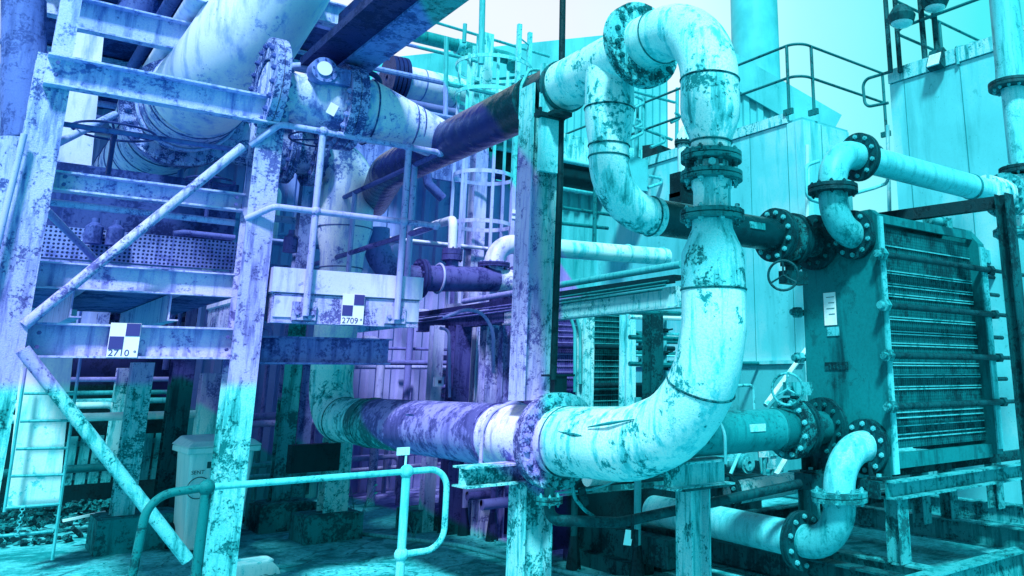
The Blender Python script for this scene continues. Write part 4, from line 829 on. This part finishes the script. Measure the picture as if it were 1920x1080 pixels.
t = thing('valve_actuator', 'dark boxy valve actuator with round cap beside the flanged check valve', 'valve', at(1278, 350, 'y', 5.4))
a = at(1278, 345, 'y', 5.4); part(t, 'housing', 'black', lambda b: b.box(a-ZU*.02, (.16, .14, .22)).box(a+V((.03, 0, -.14)), (.22, .16, .10)))
part(t, 'cap', 'beam_mid', lambda b: b.cyl(a+V((.02, -.10, .04)), a+V((.02, -.06, .04)), .09, 18))
t = thing('white_nozzle', 'white domed nozzle pipe half hidden behind the check valve', 'pipe', at(1282, 300, 'y', 5.8))
a, b2 = at(1282, 330, 'y', 5.8), at(1281, 268, 'y', 5.8); part(t, 'pipe', 'clean', lambda b: b.tube([a, b2], .058, 0, 20)); part(t, 'hood', 'clean', lambda b: b.tube([b2, b2+ZU*.08, b2+ZU*.17], [.07, .06, .01], 0, 20))
flange(t, b2, ZU, .085, .058, .03, 10, 'flange_dark', .01, 'flange_dark')
t = MB().bb(at(1165, 350, 'y', 11.2), at(1215, 300, 'y', 11.2)+V((0, .5, 0))).build('equipment_box', 'shed_mid'); tag(t, 'plain grey box glimpsed between the loop limbs', 'box')
t = MB().prism([(-.1, -.12), (.35, -.2), (.3, .1), (-.15, .16)], at(1212, 285, 'y', 11.5), at(1250, 300, 'y', 11.5), ZU).build('dark_chute', 'black'); tag(t, 'dark hooded chute seen inside the loop', 'chute')
t = thing('bulkhead_lamp', 'small white bulkhead lamp left of the centre column', 'lamp', at(968, 403, 'y', 10.2)); a = at(968, 403, 'y', 10.2)
part(t, 'body', 'glass', lambda b: b.box(a, (.16, .06, .13))); part(t, 'bar', 'beam_mid', lambda b: b.box(a-V((0, .035, 0)), (.17, .012, .02)))
# tubes between the second exchanger and the bend
for k, (px0, px1, py, lab) in enumerate(((1180, 1275, 585, 'thin dark tube crossing behind the dark post, top one'), (1180, 1275, 594, 'white tube crossing behind the dark post'), (1180, 1275, 632, 'dark double tube crossing behind the dark post'), (1180, 1262, 682, 'low dark tube crossing behind the dark post'))):
    rod('service_tube', lab, 'pipe', [at(px0, py, 'y', 8.0), at(px1, py+3, 'y', 8.0)], .028, 'clean' if 'white' in lab else 'rail_dark', 0, 8)
for px, lab in ((1219, 'slim upright tube with cocks left of the dark post'), (1247, 'slim upright tube with cocks right of the dark post')):
    t = thing('drain_tube', lab, 'pipe', at(px, 700, 'y', 8.1)); part(t, 'tube', 'galv', lambda b: b.cyl(at(px, 720, 'y', 8.1), at(px, 570, 'y', 8.1), .022, 8))
    for py in (620, 662, 690): part(t, 'cock', 'black', lambda b: b.box(at(px, py, 'y', 8.08), (.07, .05, .05)).cyl(at(px, py, 'y', 8.05), at(px+14, py-3, 'y', 8.05), .012, 6))
# left middle distance: tubes, vessels and posts seen through the rack
vd = [(45, 0, 45, 260, 9.8, .18, 'pipe_mid', 'mid-toned upright pipe at the far left edge'), (25, 260, 8, 560, 9.2, .12, 'pipe_rust', 'rough jointed upright pipe at the far left edge'),
      (265, 0, 250, 40, 9.6, .18, 'pipe_dark', 'dark pipe overhead left of the duct'), (395, 330, 378, 500, 10.5, .11, 'pipe_dark', 'dark upright seen between brace and column')]
for x0, y0, x1, y1, y, r, m_, lab in vd: rod('upright_pipe', lab, 'pipe', [at(x1, y1, 'y', y), at(x0, y0, 'y', y)], r, m_, 0, 20)
def flat(px0, py0, px1, py1, y, w_, m_, lab, name='steel_post', cat='column'):
    a, b2 = at(px1, py1, 'y', y), at(px0, py0, 'y', y); a = V((a.x, y, max(0, a.z))); b2 = V((a.x if abs(px0-px1) < 75 else b2.x, y, b2.z))
    t = thing(name, lab, cat, a); part(t, 'post', m_, lambda b: b.beam(a, b2, w_, w_*.8, 'H', YU, .012)); return t
flat(150, 70, 60, 945, 9.6, .36, 'clean', 'wide smooth pale post behind the left brace, hanging ladder across it', 'wide_post')
flat(460, 460, 430, 640, 9.4, .14, 'beam_mid', 'grey post behind the second column above the platform')
flat(540, 330, 520, 960, 10.7, .20, 'beam_mid', 'broad grey post right of the second column on a concrete block')
flat(350, 660, 305, 980, 10.9, .22, 'beam_dark', 'dark green post left of the wheeled bin')
flat(285, 680, 225, 985, 10.4, .20, 'beam_rust', 'flaking pale post standing on the left concrete plinth')
flat(235, 690, 210, 860, 12.0, .16, 'beam_rust', 'flaking narrow post farther back left')
flat(385, 700, 372, 900, 11.8, .22, 'beam', 'pale plate post behind the wheeled bin')
flat(640, 820, 620, 985, 9.6, .26, 'beam_speck', 'speckled post below the far pipe elbow')
flat(575, 670, 553, 960, 10.9, .16, 'beam_mid', 'slim post between bin and pipe elbow')
for (x0, y0, x1, y1), h, lab in (((1.32, 10.15, 2.05, 10.75), .32, 'concrete plinth under the flaking left post'), ((2.05, 10.35, 2.6, 10.85), .30, 'dark concrete plinth half hidden behind the brace foot'), ((2.85, 10.35, 3.45, 10.95), .28, 'dark concrete block left of the elbow support'), ((3.02, 9.35, 3.62, 9.85), .26, 'low concrete block under the far elbow support')):
    t = thing('concrete_plinth', lab, 'plinth', (x0, y0, 0)); part(t, 'block', 'conc', lambda b: b.bb((x0, y0, 0), (x1, y1, h)).bb((x0+.04, y0+.04, h), (x1-.04, y1-.04, h+.012)))
t = MB().bb((2.85, 9.45, .70), (3.35, 9.6, .98)).build('saddle_block', 'black'); tag(t, 'dark saddle plate bolted under the far pipe elbow', 'bracket')
# hung wire ladder in the left foreground
t = thing('rope_ladder', 'thin hanging rung ladder leaning across the wide pale post', 'ladder', at(95, 1055, 'z', 0))
for (a, b2) in (((98, 1050), (155, 640)), ((8, 960), (48, 690))): part(t, 'stile', 'galv', lambda b: b.cyl(at(*a, 'y', 9.3), at(*b2, 'y', 9.3), .014, 6))
for l, r in (((45, 738), (140, 738)), ((38, 790), (140, 788)), ((30, 842), (128, 840)), ((20, 893), (120, 890)), ((8, 953), (112, 945)), ((0, 1005), (100, 996))): part(t, 'rung', 'galv', lambda b: b.cyl(at(*l, 'y', 9.3), at(*r, 'y', 9.3), .014, 6))
t = thing('chain', 'short loose chain hanging from the lowest ladder rung', 'chain', at(35, 1000, 'y', 9.2))
for k in range(9):
    a = at(42-k*1.2, 955+k*6, 'y', 9.2); MB().torus(a, (1, 0, 0) if k % 2 else (0, 1, 0), .015, .004, 12, 5).build('link', 'galv', t)
# wheeled bin
bx, by = 2.22, 10.0
t = thing('wheeled_bin', 'pale two-wheeled refuse bin with closed lid behind the column', 'bin', (bx+.2, by, 0))
a0 = at(345, 1000, 'y', 9.75); a1 = at(470, 1000, 'y', 9.75); xl, xr = 1.93, 2.52
def tapered(b, x0, x1, y0, y1, z0, z1, k):
    b.add([(x0+k, y0+k, z0), (x1-k, y0+k, z0), (x1-k, y1-k, z0), (x0+k, y1-k, z0), (x0, y0, z1), (x1, y0, z1), (x1, y1, z1), (x0, y1, z1)], [(0, 3, 2, 1), (4, 5, 6, 7), (0, 1, 5, 4), (1, 2, 6, 5), (2, 3, 7, 6), (3, 0, 4, 7)])
body = MB(); tapered(body, xl, xr, 9.55, 10.2, .04, .97, .05); bo = body.build('body', 'bin', t)
bv = bo.modifiers.new('round', 'BEVEL'); bv.width = .03; bv.segments = 3
rim = MB().bb((xl-.04, 9.50, .94), (xr+.04, 10.24, 1.0)).build('rim', 'bin', t); bv = rim.modifiers.new('round', 'BEVEL'); bv.width = .012; bv.segments = 2
lid = MB(); tapered(lid, xl-.05, xr+.05, 9.47, 10.28, 1.12, 1.003, 0); lid = MB(); lid.add([(xl-.05, 9.47, 1.002), (xr+.05, 9.47, 1.002), (xr+.05, 10.28, 1.002), (xl-.05, 10.28, 1.002), (xl+.02, 9.56, 1.06), (xr-.02, 9.56, 1.06), (xr-.02, 10.2, 1.09), (xl+.02, 10.2, 1.09)], [(0, 3, 2, 1), (4, 5, 6, 7), (0, 1, 5, 4), (1, 2, 6, 5), (2, 3, 7, 6), (3, 0, 4, 7)])
lo = lid.build('lid', 'bin', t); bv = lo.modifiers.new('round', 'BEVEL'); bv.width = .015; bv.segments = 2
part(lo, 'handle', 'bin', lambda b: b.tube([(xl+.1, 10.26, 1.03), (xl+.1, 10.33, 1.03), (xr-.1, 10.33, 1.03), (xr-.1, 10.26, 1.03)], .016, .03, 8))
for xx in (xl+.02, xr+.03):
    wh = part(t, 'wheel', 'rubber', lambda b: b.cyl((xx-.03, 10.12, .12), (xx+.03, 10.12, .12), .12, 24)); MB().cyl((xx+.031, 10.12, .12), (xx+.036, 10.12, .12), .05, 16).build('hub', 'bin', wh)
text('SENT', .05, (at(358, 890, 'y', 9.55).x, 9.548, at(358, 890, 'y', 9.55).z), 'sign_dark', t, 'lettering'); part(t, 'emblem', 'sign_dark', lambda b: b.torus(at(372, 915, 'y', 9.555), YU, .10, .004, 32, 4)); part(t, 'slot_label', 'sign_dark', lambda b: b.bb((xl+.16, 9.551, .80), (xl+.36, 9.556, .86)))
# floor barrier in the foreground
yb = 5.12
zR = at(560, 900, 'y', yb).z; xL, xQ = at(383, 950, 'y', yb).x, at(758, 950, 'y', yb).x
t = thing('floor_barrier', 'low tubular barrier with looped ends in the foreground', 'barrier', (1.6, yb, 0))
for xx, m_ in ((xL, 'rail_dark'), (xQ, 'rail')):
    part(t, 'post', m_, lambda b: b.cyl((xx, yb, 0), (xx, yb, zR), .026, 14)); MB().sphere((xx, yb, zR), .042, 14).build('ball_joint', m_, t)
    part(t, 'foot', 'rail_dark', lambda b: b.cyl((xx, yb, 0), (xx, yb, .015), .08, 16))
part(t, 'top_rail', 'rail', lambda b: b.cyl((xL, yb, zR), (xQ, yb, zR), .018, 12))
z2 = at(750, 980+60, 'y', yb).z
part(t, 'loop', 'rail', lambda b: b.tube([(xQ, yb, zR), (xQ+.27, yb, zR), (xQ+.27, yb, z2), (xQ, yb, z2)], .019, .12, 12))
MB().sphere((xQ, yb, z2), .042, 14).build('ball_joint', 'rail', t)
part(t, 'left_loop', 'rail_dark', lambda b: b.tube([(xL, yb, zR), (xL-.26, yb, zR-.02), (xL-.33, yb, .12), (xL, yb, .12)], .022, .13, 12))
t = MB().box((xQ-.03, yb, zR+.12), (.075, .02, .045)).cyl((xQ-.01, yb, zR), (xQ-.01, yb, zR+.11), .007, 6).build('tag_plate', 'clean'); tag(t, 'small pale tag sticking up above the barrier joint', 'tag')
# dark pipe rail at lower right
t = thing('service_pipe', 'dark blistered pipe rail along the floor, elbow up to a flange at its left end', 'pipe', at(1060, 1000, 'y', 4.6))
pp = [at(1030, 915, 'y', 4.75), at(1030, 975, 'y', 4.75), at(1160, 980, 'y', 4.6), at(1500, 907, 'y', 4.05+.25)]
part(t, 'pipe', 'flange_dark', lambda b: b.tube(pp, .034, [0, .08, .3, 0], 14))
flange(t, at(1030, 938, 'y', 4.75), ZU, .085, .035, .035, 6, 'flange', .01, 'bolt', name='flange')
for px, py0, py1, y, m_, lab in ((1075, 1062, 905, 6.62, 'beam_dark', 'dark slender post with flared foot under the large bend'), (1195, 1075, 745, 5.9, 'galv', 'thin upright conduit behind the tagged valve'), (922, 1012, 905, 8.3, 'beam_dark', 'slim dark post behind the bracket, flared foot'), (948, 990, 900, 8.6, 'black', 'blackened short post behind the bracket'), (870+5, 880, 800, 8.8, 'galv', 'thin tube standing behind the barrier loop')):
    a, b2 = at(px, py1, 'y', y), at(px, py0, 'y', y); t = thing('slender_post', lab, 'post', (b2.x, y, 0))
    part(t, 'post', m_, lambda b: b.cyl((b2.x, y, 0), (b2.x, y, a.z), .032, 10)); part(t, 'foot', 'black', lambda b: b.tube([(b2.x, y, 0), (b2.x, y, .28)], [.07, .035], 0, 8))
t = thing('valve_tag', 'white label hanging on the pipe rail at bottom centre', 'tag', at(1180, 1000, 'y', 4.5)); a = at(1178, 1008, 'y', 4.45)
part(t, 'card', 'sign_white', lambda b: b.box(a, (.06, .004, .09), Matrix.Rotation(R_(12), 3, 'Y'))); part(t, 'clip', 'black', lambda b: b.cyl(a+V((.03, 0, -.01)), a+V((.035, 0, .13)), .012, 8).box(a+V((.055, .0, -.01)), (.03, .03, .1)))
t = MB().box(at(1225, 868, 'y', 5.2), (.06, .006, .08)).build('tag_plate', 'beam_mid'); tag(t, 'grey tag under the belly of the large bend', 'tag')
rod('floor_hose', 'pale hose snaking over the floor from the elbow support to the right', 'hose', [at(660, 998, 'z', .02), at(860, 1022, 'z', .02), at(1000, 1058, 'z', .02), at(1120, 1088, 'z', .02), at(1290, 1083, 'z', .02)], .021, 'galv', 1.5, 10)
rod('cable_loop', 'pale cable drooping from the bend underside', 'cable', [at(1175, 872, 'y', 5.3), at(1150, 905, 'y', 5.3), at(1110, 918, 'y', 5.3), at(1040, 925, 'y', 5.3)], .008, 'rail', .2, 6)
t = thing('hanging_strap', 'perforated strap hanging below the bolted flange', 'strap', at(1085, 930, 'y', 4.9))
part(t, 'strap', 'beam_mid', lambda b: b.tube([at(1072, 905, 'y', 4.9), at(1078, 935, 'y', 4.9), at(1098, 958, 'y', 4.9), at(1118, 972, 'y', 4.9)], .012, .08, 6)); part(t, 'sleeve', 'flange_dark', lambda b: b.box(at(1094, 932, 'y', 4.9), (.05, .02, .12), Matrix.Rotation(R_(-20), 3, 'Y')))
# angle rail behind
t = thing('angle_rail', 'slotted angle rail running low behind the loop supports', 'rail', (4.6, 6.4, .75)); part(t, 'angle', 'beam_mid', lambda b: b.beam(at(1010, 928, 'y', 6.6), at(1270, 905, 'y', 6.6), .05, .05, 'L', ZU, .006))
t = thing('floor_pipe', 'pale scuffed pipe lying behind the belly of the large bend', 'pipe', at(1200, 880, 'y', 6.2)); part(t, 'pipe', 'pipe', lambda b: b.tube([at(1100, 893, 'y', 6.2), at(1275, 872, 'y', 6.2)], .085, 0, 24))
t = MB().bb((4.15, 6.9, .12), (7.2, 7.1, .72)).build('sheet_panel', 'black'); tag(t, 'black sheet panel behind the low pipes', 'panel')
t = thing('sill_beam', 'dark floor beam end on packers left of the skid', 'beam', at(1240, 1030, 'z', 0)); part(t, 'beam', 'beam_dark', lambda b: b.bb((4.62, 6.0, 0), (4.9, 7.0, .12)).bb((4.72, 5.6, .12), (4.86, 7.0, .34)))
# parcel of small machinery behind the dark pipe
t = thing('pump_set', 'small pump with round motor and cables below the dark pipe', 'pump', at(1400, 870, 'y', 6.6))
a = at(1388, 868, 'y', 6.6); part(t, 'motor', 'beam_mid', lambda b: b.cyl(a-YU*.12, a+YU*.12, .10, 20).ring(a-YU*.13, YU, .07, .03, .02)); part(t, 'base', 'black', lambda b: b.box(a-ZU*.15, (.5, .3, .05)))
part(t, 'guard', 'rail', lambda b: b.tube([a+V((-.2, -.05, -.1)), a+V((-.05, -.05, .12)), a+V((.2, -.05, .16))], .02, .15, 8)); part(t, 'hose', 'galv', lambda b: b.tube([a+V((.05, 0, .1)), a+V((.15, 0, .22)), a+V((.3, 0, .1)), a+V((.33, 0, -.1))], .02, .06, 8))
for px, py, lab in ((1447, 868, 'pale square instrument on a stem left of the lower valve'), (1432, 846, 'second small instrument head below the dark pipe')):
    a = at(px, py, 'y', 5.9); t = thing('instrument', lab, 'instrument', a-ZU*.2); part(t, 'head', 'clean', lambda b: b.box(a, (.09, .05, .11))); part(t, 'stem', 'galv', lambda b: b.cyl(a-ZU*.22, a-ZU*.05, .018, 8)); part(t, 'cock', 'rail', lambda b: b.cyl(a+V((-.05, -.03, .07)), a+V((.09, -.03, .07)), .012, 8))
# bent rails on the clad wall low
rod('wall_handrail', 'pale bent rail behind the upper rim of the bend, low on the clad wall', 'handrail', [at(1358, 745, 'y', 6.8), at(1358, 724, 'y', 6.8), at(1412, 722, 'y', 6.8), at(1414, 775, 'y', 6.8)], .018, 'rail', .06, 8)
rod('stair_string', 'pale sloping handrail beside the exchanger left edge, upper one', 'handrail', [at(1435, 760, 'y', 6.9), at(1512, 655, 'y', 6.9)], .03, 'clean', 0, 8)
rod('stair_string', 'pale sloping handrail beside the lower handwheel, lower one', 'handrail', [at(1478, 768, 'y', 7.1), at(1530, 705, 'y', 7.1)], .03, 'clean', 0, 8)
rod('cross_brace', 'flat pale diagonal brace below the lower valve', 'brace', [at(1455, 890, 'y', 6.2), at(1482, 845, 'y', 6.2)], .03, 'clean', 0, 8)
# plastic tub
t = thing('plastic_tub', 'upturned pale plastic tub on the floor at bottom left', 'tub', at(462, 1075, 'z', 0)); a = at(462, 1078, 'z', 0)
part(t, 'shell', 'clean', lambda b: b.prism([(-.24, 0), (.24, 0), (.22, .05), (.17, .10), (-.17, .10), (-.22, .05)], a-YU*.14, a+YU*.14, ZU)); part(t, 'rim', 'clean', lambda b: b.tube([a+V((-.2, -.12, .105)), a+V((.18, -.12, .105)), a+V((.18, .12, .105)), a+V((-.2, .12, .105)), a+V((-.2, -.12, .105))], .014, .05, 8))
t = MB().box(at(158, 968, 'z', .3), (.36, .06, .02), Matrix.Rotation(R_(-8), 3, 'Y')).build('board_offcut', 'sign_white'); tag(t, 'thin white board resting beside the left plinth', 'board')
# slatted pallet and rubble back left
t = thing('slatted_screen', 'slotted screen board leaning behind the braces', 'screen', at(180, 880, 'y', 12.5)); a, b2 = at(95, 870, 'y', 12.5), at(330, 840, 'y', 12.5)
part(t, 'slat', 'beam_mid', lambda b: [b.bb((a.x+k*.13, 12.5, .45), (a.x+k*.13+.10, 12.53, 1.0)) for k in range(int((b2.x-a.x)/.13))]); part(t, 'rail', 'beam_mid', lambda b: b.bb((a.x, 12.535, .5), (b2.x, 12.56, .56)).bb((a.x, 12.535, .88), (b2.x, 12.56, .94)))
rb = MB()
for k in range(900):
    x_, y_ = random.uniform(-1.2, 3.0), random.uniform(11.2, 13.3); h = max(0, .30*math.sin((y_-11.2)*1.3)*(1-.2*abs(x_-.5)))
    s = random.uniform(.02, .07); q = Quaternion(V((random.random(), random.random(), random.random())).normalized(), random.uniform(0, 3)).to_matrix()
    rb.box((x_, y_, h*random.uniform(.5, 1)+.02), (s*random.uniform(.8, 2.5), s, s*.6), q)
o = rb.build('rubble', 'gravel', smooth=False); o['label'] = 'loose rubble and scrap heaped behind the left plinths'; o['category'] = 'rubble'; o['kind'] = 'stuff'
lf = MB()
for k in range(1500):
    cl = random.choice([(4.6, 7.2, 1.3, .7), (4.0, 6.6, 1.1, .9), (3.1, 7.9, 1.2, .7), (2.2, 8.9, 1.2, .8), (4.9, 8.2, .9, .6), (1.2, 8.8, .9, .9)])
    x_, y_ = random.gauss(cl[0], cl[2]*.5), random.gauss(cl[1], cl[3]*.5); s = random.uniform(.008, .026); a = random.uniform(0, 6.28); u = V((math.cos(a), math.sin(a), random.uniform(-.3, .3)))*s; v_ = V((-math.sin(a), math.cos(a), random.uniform(-.5, .5)))*s*.5
    p = V((x_, y_, .012+random.random()*.012)); lf.add([p-u, p+v_, p+u, p-v_], [(0, 1, 2, 3)])
o = lf.build('leaf_litter', 'leaf', smooth=False); o['label'] = 'scattered dead leaves and grit on the yard floor'; o['category'] = 'leaf litter'; o['kind'] = 'stuff'
def weed(px, py, n, h, lab):
    c0 = at(px, py, 'z', 0); t = thing('weed', lab, 'plant', c0, None); st = MB(); lv = MB()
    for k in range(n):
        a = random.uniform(0, 6.28); tip = c0+V((math.cos(a)*h*.35, math.sin(a)*h*.35, h*random.uniform(.6, 1))); mid = (c0+tip)/2+ZU*h*.1; st.tube([c0, mid, tip], [.004, .003, .002], 0, 5)
        for j in range(5):
            p = c0.lerp(tip, .3+.16*j); b = random.uniform(0, 6.28); u = V((math.cos(b), math.sin(b), .3))*h*.13; w_ = V((-math.sin(b), math.cos(b), 0))*h*.04; lv.add([p, p+u*.5+w_, p+u, p+u*.5-w_], [(0, 1, 2, 3)])
    st.build('stem', 'leaf', t); lv.build('foliage', 'leaf', t)
weed(775, 1012, 6, .22, 'small pale weed right of the barrier post'); weed(668, 990, 4, .55, 'tall thin weed beside the elbow support block'); weed(905, 1000, 5, .16, 'small weed by the hose behind the bracket')
# background clutter: service pipes under the rack, each its own
def clutter(n, x0, x1, y0, y1, z0, z1, where, along, rr_=(.02, .06), seed=1):
    rnd = random.Random(seed)
    for k in range(n):
        y, z, x = rnd.uniform(y0, y1), rnd.uniform(z0, z1), rnd.uniform(x0, x1); r = rnd.uniform(*rr_); m_ = rnd.choice(['galv', 'pipe_mid', 'rail_dark', 'pipe_dark', 'clean', 'rail'])
        if along == 'x': pts = [(x0, y, z), (x1, y, z)] if rnd.random() < .5 else [(x0, y, z), (x, y, z), (x, y, z-rnd.uniform(.3, .8))]
        elif along == 'y': pts = [(x, y0, z), (x, y1, z)]
        else: pts = [(x, y, z0), (x, y, z), (x+rnd.uniform(-.3, .3), y, z)]
        rod('service_pipe', 'background service pipe %s' % where, 'pipe', pts, r, m_, r*3, 10, 'service pipes %s' % where)
clutter(14, .2, 2.6, 9.6, 12.5, 2.5, 4.0, 'in the tangle behind the left rack', 'x', seed=3)
clutter(8, .3, 2.6, 9.8, 12.5, 2.5, 4.3, 'standing in the tangle behind the left rack', 'z', (.03, .08), seed=4)
clutter(9, 2.6, 7.0, 11.0, 12.6, .35, 1.35, 'low in the dark behind the wheeled bin', 'x', (.018, .045), seed=5)
clutter(10, -.3, 2.3, 11.0, 12.8, .6, 1.7, 'in the scrap area under the left walkway', 'x', (.02, .05), seed=6)
clutter(7, 3.6, 7.0, 10.8, 12.4, 1.7, 3.6, 'between manifold and ladder', 'x', (.02, .05), seed=8)
clutter(6, 3.6, 6.5, 10.9, 12.4, .0, 3.6, 'standing between manifold and ladder', 'z', (.02, .06), seed=9)
clutter(9, .9, 2.4, 7.6, 12.5, 4.7, 5.6, 'overhead beside the big duct', 'y', (.03, .10), seed=10)
clutter(6, 4.4, 9.0, 7.6, 9.0, .3, .9, 'low behind the exchanger skid', 'x', (.03, .07), seed=12)
clutter(16, -.2, 2.7, 9.7, 13.5, 2.5, 5.2, 'crossing behind the big duct', 'x', (.015, .05), seed=21)
clutter(12, 2.6, 3.9, 10.6, 13.0, 2.6, 5.2, 'behind the riser pipe shoulder', 'x', (.015, .05), seed=22)
clutter(12, .6, 6.5, 11.2, 13.2, .1, 2.6, 'standing in the dark below the walkway', 'z', (.02, .06), seed=23)
clutter(10, 7.4, 10.5, 8.4, 10.2, 1.0, 2.4, 'between the second exchanger and the clad wall', 'x', (.015, .04), seed=24)
rod('dark_conduit', 'blackened conduit crossing above the rack valve then dropping behind the reducer', 'conduit', [at(470, 88, 'y', 8.2), at(688, 134, 'y', 8.2), at(712, 145, 'y', 8.2), at(708, 270, 'y', 8.2)], .03, 'black', .12)
rod('valve_lever', 'pale curved lever above the round gearbox of the rack valve', 'lever', [at(545, 125, 'y', 7.3), at(575, 123, 'y', 7.3), at(600, 145, 'y', 7.2)], .035, 'rail', .1)
rod('dark_conduit', 'dark crooked lagged tube below the header, in front of the corrugated wall', 'conduit', [at(800, 325, 'y', 9.9), at(803, 345, 'y', 9.9), at(830, 372, 'y', 9.9)], .06, 'pipe_dark', .08)
t = MB().bb((.2, 9.4, 5.6), (2.9, 14.6, 5.7)).build('rack_roof', 'beam_dark'); tag(t, 'dark underside of the rack deck at the top left', 'deck')
for k, y in enumerate((8.6, 10.2, 12)): tag(MB().beam((.1, y, 5.45), (2.9, y, 5.45), .14, .24, 'H').build('rack_beam', 'beam'), 'pale overhead rack beam, %s of three' % ('nearest', 'middle', 'farthest')[k], 'beam')
t = MB().bb((.3, 9.2, 2.98), (2.0, 9.5, 3.6)).build('instrument_cabinet', 'beam_dark'); tag(t, 'dark cabinet in the pipe tangle behind the left rack', 'cabinet')
for k, (px, py) in enumerate(((176, 436), (216, 440), (545, 455))):
    a = at(px, py, 'y', 8.9); t = thing('small_vessel', 'small capped canister in the tangle behind the perforated panel', 'canister', a-ZU*.1, 'canisters behind the perforated panel'); part(t, 'can', 'pipe_dark', lambda b: b.tube([a-ZU*.1, a+ZU*.05, a+ZU*.09, a+ZU*.13], [.07, .07, .03, .03], 0, 16))
for k, (px, py, y, lab) in enumerate(((215, 247, 7.6, 'dark flat handwheel below the upper beam at left'), (395, 340, 8.4, 'dark flat handwheel behind the brace head'), (600, 262, 8.2, 'dark flat handwheel under the rack valve'))):
    a = at(px, py, 'y', y); t = thing('handwheel', lab, 'handwheel', a-ZU*.25); part(t, 'wheel', 'flange_dark', lambda b: b.torus(a, ZU,   .28 if k != 1 else .2, .010, 32, 8)); part(t, 'stem', 'flange_dark', lambda b: b.cyl(a-ZU*.35, a+ZU*.02, .018, 8))
    for j in range(3):
        q = R_(120*j+20); part(t, 'spoke', 'flange_dark', lambda b: b.cyl(a, a+V((math.cos(q), math.sin(q), 0))*(.26 if k != 1 else .19), .009, 6))
